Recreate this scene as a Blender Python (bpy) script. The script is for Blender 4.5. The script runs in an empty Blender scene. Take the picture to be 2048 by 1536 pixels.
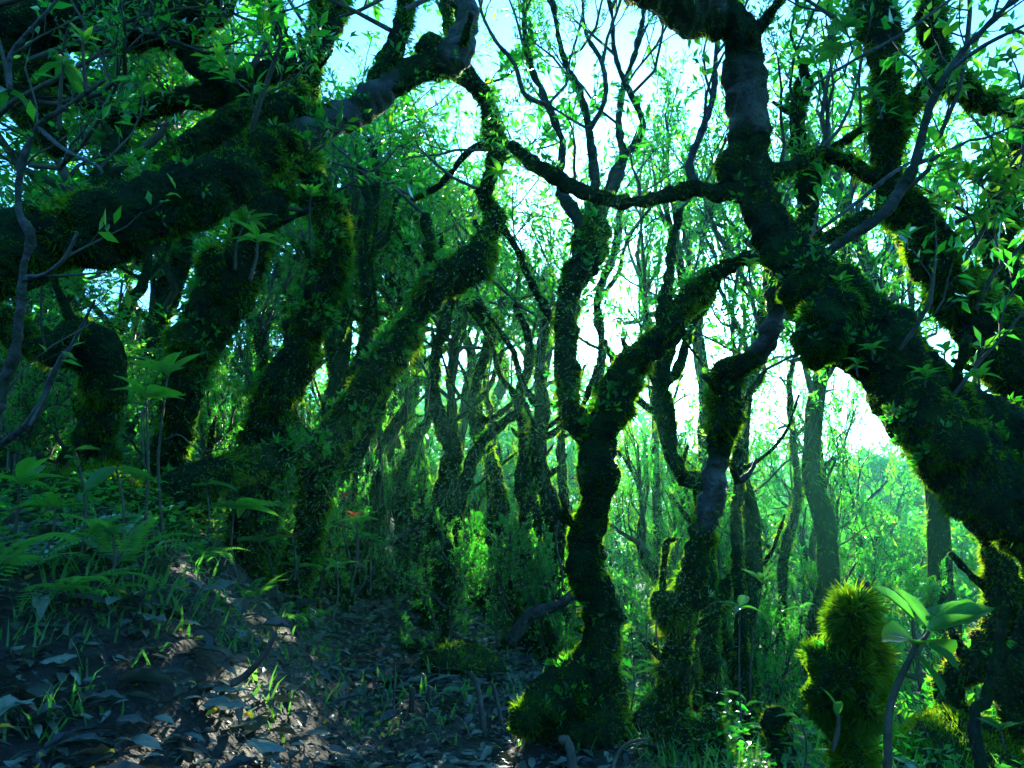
import bpy, math, random
import numpy as np
from mathutils import Vector, Matrix
random.seed(7)
RNG = np.random.default_rng(7)
SC = bpy.context.scene
COL = SC.collection

# ------------------------------------------------------------------ camera, sky, sun, exposure
F = 1490.0                                   # focal length in photo pixels (2048 wide)
PITCH = math.radians(11.0)
CAM = np.array([0.0, 0.0, 0.8])
FWD = np.array([0.0, math.cos(PITCH), math.sin(PITCH)])
RIGHT = np.array([1.0, 0.0, 0.0])
UP = np.array([0.0, -math.sin(PITCH), math.cos(PITCH)])
cam_d = bpy.data.cameras.new('camera'); cam = bpy.data.objects.new('camera', cam_d); COL.objects.link(cam)
cam.location = CAM; cam.rotation_euler = (math.pi/2 + PITCH, 0, 0)
cam_d.sensor_width = 36; cam_d.lens = 36*F/2048; cam_d.clip_start = 0.05; cam_d.clip_end = 2000
SC.camera = cam
SUNV = FWD + (1262-1024)/F*RIGHT + (768-672)/F*UP
SUNV = SUNV/np.linalg.norm(SUNV)
SUN_EL = math.asin(SUNV[2]); SUN_AZ = math.atan2(SUNV[0], SUNV[1])
w = bpy.data.worlds.new('World'); SC.world = w; w.use_nodes = True
nt = w.node_tree; nt.nodes.clear()
sky = nt.nodes.new('ShaderNodeTexSky'); sky.sky_type = 'NISHITA'; sky.sun_disc = False
sky.sun_elevation = SUN_EL; sky.sun_rotation = SUN_AZ
sky.air_density = 1.3; sky.dust_density = 1.5; sky.ozone_density = 2.5
mul = nt.nodes.new('ShaderNodeMix'); mul.data_type = 'RGBA'; mul.blend_type = 'MULTIPLY'
mul.inputs[0].default_value = 1.0; mul.inputs[7].default_value = (0.28, 0.75, 1.35, 1)
bg = nt.nodes.new('ShaderNodeBackground'); bg.inputs[1].default_value = 0.13
out = nt.nodes.new('ShaderNodeOutputWorld')
nt.links.new(sky.outputs[0], mul.inputs[6]); nt.links.new(mul.outputs[2], bg.inputs[0]); nt.links.new(bg.outputs[0], out.inputs[0])
sl = bpy.data.lights.new('sun', 'SUN'); sl.energy = 5.0; sl.angle = math.radians(0.6); sl.color = (1.0, 0.93, 0.72)
so = bpy.data.objects.new('sun', sl); COL.objects.link(so)
so.rotation_euler = Vector(SUNV).to_track_quat('Z', 'Y').to_euler(); so.location = (3, 12, 9)
SC.view_settings.view_transform = 'Standard'; SC.view_settings.look = 'None'
SC.view_settings.exposure = 2.25; SC.view_settings.gamma = 1; SC.view_settings.use_curve_mapping = False
SC.render.engine = 'CYCLES'
cy = SC.cycles
cy.max_bounces = 5; cy.diffuse_bounces = 3; cy.glossy_bounces = 1; cy.transmission_bounces = 2
cy.transparent_max_bounces = 4; cy.volume_bounces = 1
cy.use_denoising = True; cy.sample_clamp_indirect = 6; cy.caustics_reflective = False; cy.caustics_refractive = False
cy.use_adaptive_sampling = True; cy.adaptive_threshold = 0.02

# ------------------------------------------------------------------ numpy helpers
def P(px, py, D):
    return CAM + D*(FWD + (px-1024)/F*RIGHT - (py-768)/F*UP)
def nrm(a):
    return a/np.maximum(np.linalg.norm(a, axis=-1, keepdims=True), 1e-9)
_nd = nrm(np.random.default_rng(3).normal(size=(14, 3))); _np = np.random.default_rng(4).uniform(0, 6.28, 14)
_nf = np.linspace(0.7, 1.9, 14)
def noise(p, f=1.0, s=0.0):
    a = p @ (_nd*_nf[:, None]).T * (f*2*math.pi) + _np + s*np.arange(1, 15)*1.37
    v = np.sin(a + 1.3*np.sin(np.roll(a, 3, axis=-1)*0.6))
    return v.sum(-1)/14*2.2
def smooth(x, a, b):
    t = np.clip((x-a)/(b-a), 0, 1); return t*t*(3-2*t)
def path_x(y):
    return -0.28 - 0.22*np.clip(y-3.3, -3, 8)
def H(x, y):
    x = np.asarray(x, float); y = np.asarray(y, float)
    s = x - path_x(y)
    left = np.maximum(0, -s-0.25)
    z = 0.85*smooth(left, 0, 1.1)*(.35+.65*smooth(y, 1.4, 2.8)) + 5.0*np.tanh(0.16*np.maximum(0, left-1.4)/5.0*1.2)
    r = np.maximum(0, s-0.7)*smooth(y, 2.5, 4.0)
    z = z - 7.0*(1-np.exp(-r/9.0))
    z = z + 0.035*np.maximum(0, y-5)*smooth(-s, -2, 0.5)
    z = z + 2.0*smooth(np.hypot(x, y), 45, 150)
    p = np.stack([x, y, x*0], -1)
    z = z + 0.03*noise(p, 0.7) + 0.012*noise(p, 2.1, 2) + 0.25*noise(p, 0.09, 5)*smooth(np.hypot(x, y), 8, 20)
    return z

def make_mesh(name, V, T, mat, tint=None, smooth_sh=False):
    V = np.ascontiguousarray(V, np.float32); T = np.ascontiguousarray(T, np.int32)
    me = bpy.data.meshes.new(name)
    me.vertices.add(len(V)); me.vertices.foreach_set('co', V.ravel())
    me.loops.add(T.size); me.loops.foreach_set('vertex_index', T.ravel())
    me.polygons.add(len(T)); me.polygons.foreach_set('loop_start', np.arange(0, T.size, 3, dtype=np.int32))
    if smooth_sh: me.polygons.foreach_set('use_smooth', np.ones(len(T), bool))
    if tint is not None:
        at = me.attributes.new('tint', 'FLOAT', 'POINT'); at.data.foreach_set('value', np.ascontiguousarray(tint, np.float32))
    me.materials.append(mat); me.update(calc_edges=True)
    return me
def link(name, me, parent=None, loc=None):
    o = bpy.data.objects.new(name, me); COL.objects.link(o)
    if parent is not None: o.parent = parent
    if loc is not None: o.location = loc
    return o
def cat_(parts):
    Vs, Ts, Cs, n = [], [], [], 0
    for p in parts:
        V, T, C = p
        Vs.append(V); Ts.append(T+n); Cs.append(C); n += len(V)
    if not Vs: return np.zeros((0, 3)), np.zeros((0, 3), int), np.zeros(0)
    return np.concatenate(Vs), np.concatenate(Ts), np.concatenate(Cs)
def thing(name, label, category, loc=(0, 0, 0), group=None, kind=None):
    o = bpy.data.objects.new(name, None); COL.objects.link(o); o.location = loc; o.empty_display_size = 0.1
    o['label'] = label; o['category'] = category
    if group: o['group'] = group
    if kind: o['kind'] = kind
    return o
def tag(o, label, category, group=None, kind=None):
    o['label'] = label; o['category'] = category
    if group: o['group'] = group
    if kind: o['kind'] = kind
    return o

# ------------------------------------------------------------------ materials
def ramp(nodes, stops):
    r = nodes.new('ShaderNodeValToRGB'); e = r.color_ramp.elements
    while len(e) < len(stops): e.new(0.5)
    for el, (p, c) in zip(e, stops): el.position = p; el.color = (*c, 1)
    return r
def leafy(name, stops, tstops, trans=0.45, gloss=0.08, rough=0.35, nscale=3.0, nmix=0.35):
    m = bpy.data.materials.new(name); m.use_nodes = True; t = m.node_tree; t.nodes.clear(); N = t.nodes; L = t.links
    at = N.new('ShaderNodeAttribute'); at.attribute_name = 'tint'
    tc = N.new('ShaderNodeTexCoord'); ns = N.new('ShaderNodeTexNoise'); ns.inputs['Scale'].default_value = nscale; ns.inputs['Detail'].default_value = 3
    L.new(tc.outputs['Object'], ns.inputs['Vector'])
    mx = N.new('ShaderNodeMix'); mx.data_type = 'FLOAT'; mx.inputs[0].default_value = nmix
    L.new(at.outputs['Fac'], mx.inputs[2]); L.new(ns.outputs['Fac'], mx.inputs[3])
    r1 = ramp(N, stops); r2 = ramp(N, tstops)
    L.new(mx.outputs[0], r1.inputs[0]); L.new(mx.outputs[0], r2.inputs[0])
    d = N.new('ShaderNodeBsdfDiffuse'); tr = N.new('ShaderNodeBsdfTranslucent'); g = N.new('ShaderNodeBsdfGlossy'); g.inputs['Roughness'].default_value = rough
    g.inputs['Color'].default_value = (0.8, 0.9, 0.95, 1)
    L.new(r1.outputs[0], d.inputs[0]); L.new(r2.outputs[0], tr.inputs[0])
    m1 = N.new('ShaderNodeMixShader'); m1.inputs[0].default_value = trans
    L.new(d.outputs[0], m1.inputs[1]); L.new(tr.outputs[0], m1.inputs[2])
    o = N.new('ShaderNodeOutputMaterial')
    if gloss > 0:
        fr = N.new('ShaderNodeFresnel'); fr.inputs[0].default_value = 1.4
        ma = N.new('ShaderNodeMath'); ma.operation = 'MULTIPLY_ADD'; ma.inputs[1].default_value = 0.3; ma.inputs[2].default_value = gloss*0.3
        L.new(fr.outputs[0], ma.inputs[0])
        m2 = N.new('ShaderNodeMixShader'); L.new(ma.outputs[0], m2.inputs[0]); L.new(m1.outputs[0], m2.inputs[1]); L.new(g.outputs[0], m2.inputs[2])
        L.new(m2.outputs[0], o.inputs[0])
    else: L.new(m1.outputs[0], o.inputs[0])
    return m
def solid(name, stops, scale=8, rough=0.8, bump=0.3, spec=0.3, detail=6, bscale=40):
    m = bpy.data.materials.new(name); m.use_nodes = True; t = m.node_tree; N = t.nodes; L = t.links
    b = N['Principled BSDF']; b.inputs['Roughness'].default_value = rough; b.inputs['Specular IOR Level'].default_value = spec
    tc = N.new('ShaderNodeTexCoord'); ns = N.new('ShaderNodeTexNoise'); ns.inputs['Scale'].default_value = scale; ns.inputs['Detail'].default_value = detail
    ns.inputs['Roughness'].default_value = 0.65
    L.new(tc.outputs['Object'], ns.inputs['Vector']); r = ramp(N, stops); L.new(ns.outputs['Fac'], r.inputs[0]); L.new(r.outputs[0], b.inputs['Base Color'])
    n2 = N.new('ShaderNodeTexNoise'); n2.inputs['Scale'].default_value = bscale; n2.inputs['Detail'].default_value = 4; L.new(tc.outputs['Object'], n2.inputs['Vector'])
    bp = N.new('ShaderNodeBump'); bp.inputs['Strength'].default_value = bump; bp.inputs['Distance'].default_value = 0.02
    L.new(n2.outputs['Fac'], bp.inputs['Height']); L.new(bp.outputs[0], b.inputs['Normal'])
    return m
M = {}
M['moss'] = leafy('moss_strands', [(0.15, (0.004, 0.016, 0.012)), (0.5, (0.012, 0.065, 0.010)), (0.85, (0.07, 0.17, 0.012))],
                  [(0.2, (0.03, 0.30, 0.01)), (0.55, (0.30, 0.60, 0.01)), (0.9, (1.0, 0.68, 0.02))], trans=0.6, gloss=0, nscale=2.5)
M['mossbody'] = solid('moss_cushion', [(0.3, (0.003, 0.010, 0.006)), (0.5, (0.007, 0.025, 0.008)), (0.7, (0.016, 0.045, 0.008))], scale=14, rough=0.95, bump=1.0, spec=0.1, bscale=60)
M['bark'] = solid('wet_bark', [(0.3, (0.010, 0.013, 0.013)), (0.5, (0.03, 0.035, 0.03)), (0.68, (0.085, 0.10, 0.09)), (0.75, (0.05, 0.07, 0.04))], scale=9, rough=0.6, bump=0.9, spec=0.5, bscale=45)
def trunk_material():
    m = M['bark'].copy(); m.name = 'mossy_bark'; t = m.node_tree; N = t.nodes; L = t.links
    b1 = N['Principled BSDF']; outp = [n for n in N if n.type == 'OUTPUT_MATERIAL'][0]
    b2 = N.new('ShaderNodeBsdfPrincipled'); b2.inputs['Roughness'].default_value = .95; b2.inputs['Specular IOR Level'].default_value = .08
    tc = [n for n in N if n.type == 'TEX_COORD'][0]
    ns = N.new('ShaderNodeTexNoise'); ns.inputs['Scale'].default_value = 14; ns.inputs['Detail'].default_value = 6; L.new(tc.outputs['Object'], ns.inputs['Vector'])
    r = ramp(N, [(0.3, (0.002, 0.009, 0.006)), (0.5, (0.005, 0.022, 0.008)), (0.7, (0.012, 0.04, 0.008))]); L.new(ns.outputs['Fac'], r.inputs[0]); L.new(r.outputs[0], b2.inputs['Base Color'])
    n2 = N.new('ShaderNodeTexNoise'); n2.inputs['Scale'].default_value = 55; L.new(tc.outputs['Object'], n2.inputs['Vector'])
    bp = N.new('ShaderNodeBump'); bp.inputs['Strength'].default_value = 1; bp.inputs['Distance'].default_value = .03; L.new(n2.outputs['Fac'], bp.inputs['Height']); L.new(bp.outputs[0], b2.inputs['Normal'])
    at = N.new('ShaderNodeAttribute'); at.attribute_name = 'tint'
    ad = N.new('ShaderNodeMath'); ad.operation = 'MULTIPLY_ADD'; ad.inputs[1].default_value = .9; ad.inputs[2].default_value = -.45; L.new(ns.outputs['Fac'], ad.inputs[0])
    a2 = N.new('ShaderNodeMath'); a2.operation = 'ADD'; L.new(at.outputs['Fac'], a2.inputs[0]); L.new(ad.outputs[0], a2.inputs[1])
    mr = N.new('ShaderNodeMapRange'); mr.inputs['From Min'].default_value = .12; mr.inputs['From Max'].default_value = .62; L.new(a2.outputs[0], mr.inputs['Value'])
    mx = N.new('ShaderNodeMixShader'); L.new(mr.outputs[0], mx.inputs[0]); L.new(b1.outputs[0], mx.inputs[1]); L.new(b2.outputs[0], mx.inputs[2]); L.new(mx.outputs[0], outp.inputs[0])
    return m
M['trunk'] = trunk_material()
M['twig'] = solid('twig_bark', [(0.35, (0.03, 0.035, 0.025)), (0.6, (0.09, 0.09, 0.06))], scale=20, rough=0.7, bump=0.3)
GL = [(0.1, (0.006, 0.045, 0.018)), (0.5, (0.014, 0.085, 0.02)), (0.9, (0.04, 0.12, 0.015))]
GT = [(0.1, (0.02, 0.55, 0.04)), (0.5, (0.09, 0.85, 0.03)), (0.9, (0.60, 0.88, 0.03))]
M['leaf'] = leafy('canopy_leaf', GL, GT, 0.55, 0.06, 0.28, 0.7)
M['bigleaf'] = leafy('broad_leaf', [(0.2, (0.015, 0.12, 0.03)), (0.8, (0.05, 0.2, 0.03))], [(0.2, (0.03, 0.38, 0.03)), (0.8, (0.14, 0.6, 0.03))], 0.45, 0.08, 0.3, 14, .6)
M['young'] = leafy('painted_lit_leaf', [(0.2, (0.03, 0.24, 0.03)), (0.8, (0.10, 0.34, 0.03))], [(0.2, (0.10, 0.75, 0.03)), (0.8, (0.3, 0.85, 0.03))], 0.5, 0.06, 0.3, 14, .6)  # broad leaf lightened: the glow of sun through leaves is put into its colour
M['fern'] = leafy('fern_leaf', [(0.2, (0.02, 0.16, 0.04)), (0.8, (0.08, 0.26, 0.03))], [(0.2, (0.06, 0.6, 0.06)), (0.8, (0.3, 0.8, 0.05))], 0.5, 0.05, 0.4, 4)
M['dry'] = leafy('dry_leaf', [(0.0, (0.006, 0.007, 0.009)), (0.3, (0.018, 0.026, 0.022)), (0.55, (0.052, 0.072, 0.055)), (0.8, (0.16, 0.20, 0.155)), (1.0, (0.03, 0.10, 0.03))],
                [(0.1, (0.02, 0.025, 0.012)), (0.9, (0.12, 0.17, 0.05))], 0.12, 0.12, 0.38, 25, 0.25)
M['yellow'] = leafy('yellow_petal', [(0.0, (0.5, 0.28, 0.015)), (1, (0.7, 0.5, 0.03))], [(0.0, (0.6, 0.4, 0.02)), (1, (0.7, 0.5, 0.03))], 0.3, 0.05, 0.4)
M['red'] = leafy('red_leaf', [(0.0, (0.5, 0.05, 0.02)), (1, (0.65, 0.12, 0.03))], [(0.0, (0.7, 0.1, 0.03)), (1, (0.8, 0.18, 0.05))], 0.4, 0.05, 0.4)
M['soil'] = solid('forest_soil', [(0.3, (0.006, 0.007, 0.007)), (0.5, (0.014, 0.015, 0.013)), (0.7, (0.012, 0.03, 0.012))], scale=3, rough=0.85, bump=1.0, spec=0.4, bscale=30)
M['deadwood'] = solid('dead_wood', [(0.3, (0.02, 0.02, 0.016)), (0.7, (0.08, 0.075, 0.055))], scale=12, rough=0.7, bump=0.6)

# ------------------------------------------------------------------ limbs and moss
def catmull(C, spacing):
    C = np.asarray(C, float); Q = np.vstack([2*C[0]-C[1], C, 2*C[-1]-C[-2]])
    outp = []
    for i in range(1, len(Q)-2):
        p0, p1, p2, p3 = Q[i-1], Q[i], Q[i+1], Q[i+2]
        n = max(2, int(np.linalg.norm(p2[:3]-p1[:3])/spacing))
        t = (np.arange(n)/n)[:, None]
        outp.append(0.5*((2*p1)+(-p0+p2)*t+(2*p0-5*p1+4*p2-p3)*t**2+(-p0+3*p1-3*p2+p3)*t**3))
    outp.append(Q[-2][None]); return np.vstack(outp)
def tube(C, sides=16, spacing=0.02, lump=0.20, fine=0.0, seed=0.0, cap=True):
    """C rows: x y z r extra ; returns V,T,N,extra per vertex"""
    S = catmull(C, spacing); S[:, 3] = np.maximum(S[:, 3], 0.001)
    c = S[:, :3]; c = c + noise(c, 0.25/np.maximum(S[:, 3].mean(), .02)*0.5, seed)[:, None]*S[:, 3:4]*0.10
    t = nrm(np.gradient(c, axis=0)); n = len(c)
    u = np.zeros_like(t); a = np.array([0.3, -1.0, 0.2]); u[0] = nrm(a - t[0]*(a@t[0]))
    for i in range(1, n):
        v = u[i-1]-t[i]*(u[i-1]@t[i]); u[i] = v/max(np.linalg.norm(v), 1e-9)
    b = np.cross(t, u); th = np.arange(sides)/sides*2*math.pi
    d = np.cos(th)[None, :, None]*u[:, None]+np.sin(th)[None, :, None]*b[:, None]
    r = S[:, 3][:, None, None]
    V = c[:, None]+d*r; flat = V.reshape(-1, 3); R = np.repeat(S[:, 3], sides)
    fr = 0.30/np.clip(R.mean(), 0.01, 1)
    disp = R*lump*noise(flat, fr, seed)+R*lump*0.6*noise(flat, fr*2.3, seed+3)
    if fine > 0: disp = disp + fine*np.abs(noise(flat, 5.0, seed+9)) + fine*0.6*noise(flat, 14.0, seed+5)
    V = flat+d.reshape(-1, 3)*disp[:, None]
    i = np.arange(n-1)[:, None]; j = np.arange(sides)[None]; j2 = (j+1) % sides
    A = i*sides+j; B = i*sides+j2; Cc = (i+1)*sides+j2; Dd = (i+1)*sides+j
    T = np.concatenate([np.stack([A, B, Cc], -1).reshape(-1, 3), np.stack([A, Cc, Dd], -1).reshape(-1, 3)])
    if cap:
        e0 = len(V); V = np.vstack([V, c[0]-t[0]*R[0]*0.3, c[-1]+t[-1]*R[-1]*0.6])
        jj = np.arange(sides); k = (jj+1) % sides; base = (n-1)*sides
        T = np.vstack([T, np.stack([k, jj, np.full(sides, e0)], -1), np.stack([base+jj, base+k, np.full(sides, e0+1)], -1)])
    ex = np.repeat(S[:, 4], sides) if S.shape[1] > 4 else np.ones(len(R))
    if cap: ex = np.append(ex, [ex[0], ex[-1]])
    return V, T, ex
def vnormals(V, T):
    fn = np.cross(V[T[:, 1]]-V[T[:, 0]], V[T[:, 2]]-V[T[:, 0]])
    N = np.zeros_like(V)
    for k in range(3): np.add.at(N, T[:, k], fn)
    return nrm(N), np.linalg.norm(fn, axis=1)/2
def scatter(V, T, n, weight=None):
    N, A = vnormals(V, T)
    wt = A.copy()
    if weight is not None: wt = wt*weight[T].mean(1)
    if wt.sum() <= 0: return np.zeros((0, 3)), np.zeros((0, 3))
    f = RNG.choice(len(T), n, p=wt/wt.sum())
    a, b = RNG.random(n), RNG.random(n); m = a+b > 1; a[m] = 1-a[m]; b[m] = 1-b[m]
    c = 1-a-b; t = T[f]
    p = V[t[:, 0]]*a[:, None]+V[t[:, 1]]*b[:, None]+V[t[:, 2]]*c[:, None]
    q = nrm(N[t[:, 0]]*a[:, None]+N[t[:, 1]]*b[:, None]+N[t[:, 2]]*c[:, None])
    return p, q
def strands(p, q, L, W, hang=0.45, wild=0.55, seed=0.0, ybias=0.0):
    n = len(p)
    if n == 0: return np.zeros((0, 3)), np.zeros((0, 3), int), np.zeros(0)
    tuft = np.stack([noise(p, 9.0, seed+k) for k in (1, 4, 8)], -1)
    lm = np.clip(0.75+0.55*noise(p, 3.2, seed+11), 0.25, 1.8)*np.clip(.85+.6*noise(p, 9, seed+2), .4, 1.8)
    L = L*lm*RNG.uniform(0.45, 1.3, n)
    d = nrm(q*0.9+tuft*0.5*wild+RNG.normal(size=(n, 3))*wild*0.5+np.array([0, 0, -hang]))
    s = nrm(np.cross(d, RNG.normal(size=(n, 3))))
    W = W*RNG.uniform(0.6, 1.4, n)
    root = p-q*0.004
    mid = root+d*(L*0.55)[:, None]; tip = mid+nrm(d+np.array([0, 0, -hang*0.8]))*(L*0.5)[:, None]
    V = np.stack([root-s*W[:, None]/2, root+s*W[:, None]/2, mid+s*W[:, None]*0.45, tip, mid-s*W[:, None]*0.45], 1).reshape(-1, 3)
    b = np.arange(n)[:, None]*5
    T = np.concatenate([b+np.array([0, 1, 2]), b+np.array([0, 2, 4]), b+np.array([4, 2, 3])])
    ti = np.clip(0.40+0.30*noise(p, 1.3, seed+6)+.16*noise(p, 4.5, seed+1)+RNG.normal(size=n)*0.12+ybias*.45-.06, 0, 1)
    return V, T, np.repeat(ti, 5)
def needles(p, q, L, W, hang=0.45, wild=0.55, seed=0.0, ybias=0.0):
    n = len(p)
    if n == 0: return np.zeros((0, 3)), np.zeros((0, 3), int), np.zeros(0)
    tuft = np.stack([noise(p, 7.0, seed+k) for k in (1, 4, 8)], -1)
    lm = np.clip(0.75+0.55*noise(p, 2.6, seed+11), 0.25, 1.8)*np.clip(.8+.75*noise(p, 11, seed+2), .3, 2.0)
    L = L*lm*RNG.uniform(0.45, 1.3, n)
    d = nrm(q*0.9+tuft*0.5*wild+RNG.normal(size=(n, 3))*wild*0.5+np.array([0, 0, -hang]))
    s = nrm(np.cross(d, RNG.normal(size=(n, 3)))); W = W*RNG.uniform(0.6, 1.4, n)
    root = p-q*0.004
    V = np.stack([root-s*W[:, None]/2, root+s*W[:, None]/2, root+d*L[:, None]], 1).reshape(-1, 3)
    T = np.arange(n*3).reshape(-1, 3)
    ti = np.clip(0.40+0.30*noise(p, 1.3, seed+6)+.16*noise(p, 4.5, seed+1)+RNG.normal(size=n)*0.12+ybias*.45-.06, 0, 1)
    return V, T, np.repeat(ti, 3)

TRI = [0]
PX = 1/745.0       # metres per render pixel at one metre
def px_ctrl(pts):
    rows = []
    for p in pts:
        x, y, r, D = p[:4]; mo = p[4] if len(p) > 4 else 1.0
        rows.append([*P(x, y, D), r/F*D, mo])
    return np.array(rows)
def limb_geo(pts, moss=1.0, hair=9.0, seed=0.0, lump=0.22, dens=1.0, ybias=0.0, hang=0.45):
    """pts: px,py,rpx,depth[,moss weight].  returns (V,T,C) body and (V,T,C) moss"""
    C = px_ctrl(pts) if not isinstance(pts, np.ndarray) else pts
    D = np.mean([max(1.2, (c[:3]-CAM)@FWD) for c in C]); r = C[:, 3].mean()
    rpx = r/D*745
    if moss > 0: C = C.copy(); C[:, 3] *= np.where(C[:, 4] > .5, 0.80, 0.97)
    sides = int(np.clip(rpx*1.0, 7, 44)); sp = max(0.008, 4.5*PX*D if rpx > 12 else 6*PX*D)
    V, T, ex = tube(C, sides, sp, lump=lump, fine=(0.018 if moss > 0 else 0.002)*min(1, r/0.05), seed=seed)
    body = (V, T, ex)
    ms = None
    if moss > 0:
        N, A = vnormals(V, T)
        wgt = np.clip(ex*moss, 0, 1.5)*np.clip(0.85+1.0*noise(V, 2.2, seed+20), 0.04, 1.9)
        area = A.sum(); n = int(min(60000, area/(1.75*PX*D)**2*dens*np.clip(moss*ex.mean(), 0.1, 1)))
        p, q = scatter(V, T, n, wgt)
        Lm = (hair if hair >= 12 else hair*0.8)*PX*D; Wm = 1.35*PX*D
        fn = strands if hair >= 12 and D < 2.9 else needles
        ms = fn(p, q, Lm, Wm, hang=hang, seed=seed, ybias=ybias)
    return body, ms
SEED = [0]
def build_tree(name, label, category, limbs, group=None, base=None, foliage=None, mat=None, extra=None):
    """limbs: list of dict(pts, moss, hair, name ...)"""
    first = limbs[0]['pts'][0]
    b = base if base is not None else P(first[0], first[1], first[3])
    root = thing(name, label, category, tuple(b), group)
    b = np.array(b)
    moss_parts = []; epi = []
    rs = random.Random(label); extra_l = []
    for L in limbs:
        if L.get('name', 'trunk') == 'trunk' and len(L['pts']) >= 8 and L.get('moss', 1) > .5:
            Cw = px_ctrl(L['pts'])
            for _ in range(5):
                k = rs.randint(2, len(Cw)-3); t_ = nrm(Cw[k+1, :3]-Cw[k-1, :3]); d_ = np.array([rs.gauss(0, 1), rs.gauss(0, .7), rs.gauss(.3, .6)]); d_ = nrm(d_-t_*(d_@t_)+t_*.5)
                r_ = min(Cw[k, 3], .065); l_ = r_*rs.uniform(2.0, 4.5); p_ = Cw[k, :3]; e_ = p_+d_*l_*.6; f_ = e_+nrm(d_+np.array([rs.gauss(0, .4), 0, .5]))*l_*.5
                extra_l.append(dict(name='branch_stub', pts=np.array([[*p_, r_*.5, 1], [*(p_+d_*l_*.3), r_*rs.uniform(.28, .45), 1], [*e_, r_*.26, .8], [*f_, r_*rs.uniform(.08, .2), .5]]), hair=7, lump=.35))
    for L in limbs+extra_l:
        SEED[0] += 1; s = SEED[0]*0.73
        body, ms = limb_geo(L['pts'], L.get('moss', 1.0), L.get('hair', 9.0), s, L.get('lump', 0.22), L.get('dens', 1.0), L.get('yb', 0.0), L.get('hang', 0.45))
        V, T, ex = body
        me = make_mesh(L.get('name', 'trunk'), V-b, T, M['trunk'], ex*min(1, L.get('moss', 1.0)*1.6), smooth_sh=True)
        o = link(L.get('name', 'trunk'), me, root)
        TRI[0] += len(T)
        if L.get('lab'): o['label'] = L['lab']
        if ms is not None:
            moss_parts.append(ms)
            Dm = float(np.mean((V-CAM)@FWD))
            if 1.5 < Dm < 5 and L.get('name') != 'branch_stub':
                ns_ = int(min(220, vnormals(V, T)[1].sum()*95*(ex.mean()**2)*min(1, L.get('moss', 1))))
                pp, qq = scatter(V, T, ns_, np.clip(noise(V, 2.0, s+4)*1.3-.2, .001, 1)*np.clip(vnormals(V, T)[0][:, 2]+.6, .05, 1.5))
                if len(pp):
                    pp = np.repeat(pp, 7, 0); qq = np.repeat(qq, 7, 0); dd_ = nrm(qq*.8+RNG.normal(size=pp.shape)*.6+np.array([0, 0, .25]))
                    Ln = .009*Dm*RNG.uniform(.5, 1.5, len(pp)); epi.append(leaf2(pp+dd_*.01, dd_, nrm(qq+RNG.normal(size=pp.shape)*.4), Ln, Ln*.42, np.clip(.5+RNG.normal(size=len(pp))*.2, 0, 1)))
    if moss_parts:
        V, T, C = cat_(moss_parts)
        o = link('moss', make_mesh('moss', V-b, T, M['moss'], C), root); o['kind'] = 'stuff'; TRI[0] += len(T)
    if epi:
        V, T, C = cat_(epi); o = link('epiphyte_leaves', make_mesh('epiphyte_leaves', V-b, T, M['leaf'], C), root); o['kind'] = 'stuff'; TRI[0] += len(T)
    if foliage:
        tw, lf = foliage
        if tw is not None:
            o = link('twigs', make_mesh('twigs', tw[0]-b, tw[1], M['twig'], smooth_sh=True), root); o['kind'] = 'stuff'; TRI[0] += len(tw[1])
        o = link('foliage', make_mesh('foliage', lf[0]-b, lf[1], M['leaf'], lf[2]), root); o['kind'] = 'stuff'; TRI[0] += len(lf[1])
    return root

# ------------------------------------------------------------------ branching and leaves
def batch_tubes(Pt, R, sides=3):
    n, k, _ = Pt.shape
    t = nrm(np.gradient(Pt, axis=1)); a = np.array([0.31, 0.2, 0.9])
    u = nrm(np.cross(t, a)); b = np.cross(t, u); th = np.arange(sides)/sides*2*math.pi
    d = np.cos(th)[None, None, :, None]*u[:, :, None]+np.sin(th)[None, None, :, None]*b[:, :, None]
    V = (Pt[:, :, None]+d*R[:, :, None, None]).reshape(-1, 3)
    off = (np.arange(n)*k*sides)[:, None, None]; i = np.arange(k-1)[None, :, None]*sides; j = np.arange(sides)[None, None]; j2 = (j+1) % sides
    A = off+i+j; B = off+i+j2; C = off+i+sides+j2; Dd = off+i+sides+j
    T = np.concatenate([np.stack([A, B, C], -1).reshape(-1, 3), np.stack([A, C, Dd], -1).reshape(-1, 3)])
    return V, T, np.full(len(V), .5)
def leaf2(p, d, up, L, W, tint):
    n = len(p); s = nrm(np.cross(d, up)); nn = nrm(np.cross(s, d))
    m = p+d*(L*0.45)[:, None]
    V = np.stack([p, m+s*W[:, None]/2+nn*W[:, None]*0.14, p+d*L[:, None]-nn*(L*0.12)[:, None], m-s*W[:, None]/2+nn*W[:, None]*0.14], 1).reshape(-1, 3)
    b = np.arange(n)[:, None]*4
    return V, np.concatenate([b+np.array([0, 1, 2]), b+np.array([0, 2, 3])]), np.repeat(tint, 4)
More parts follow.
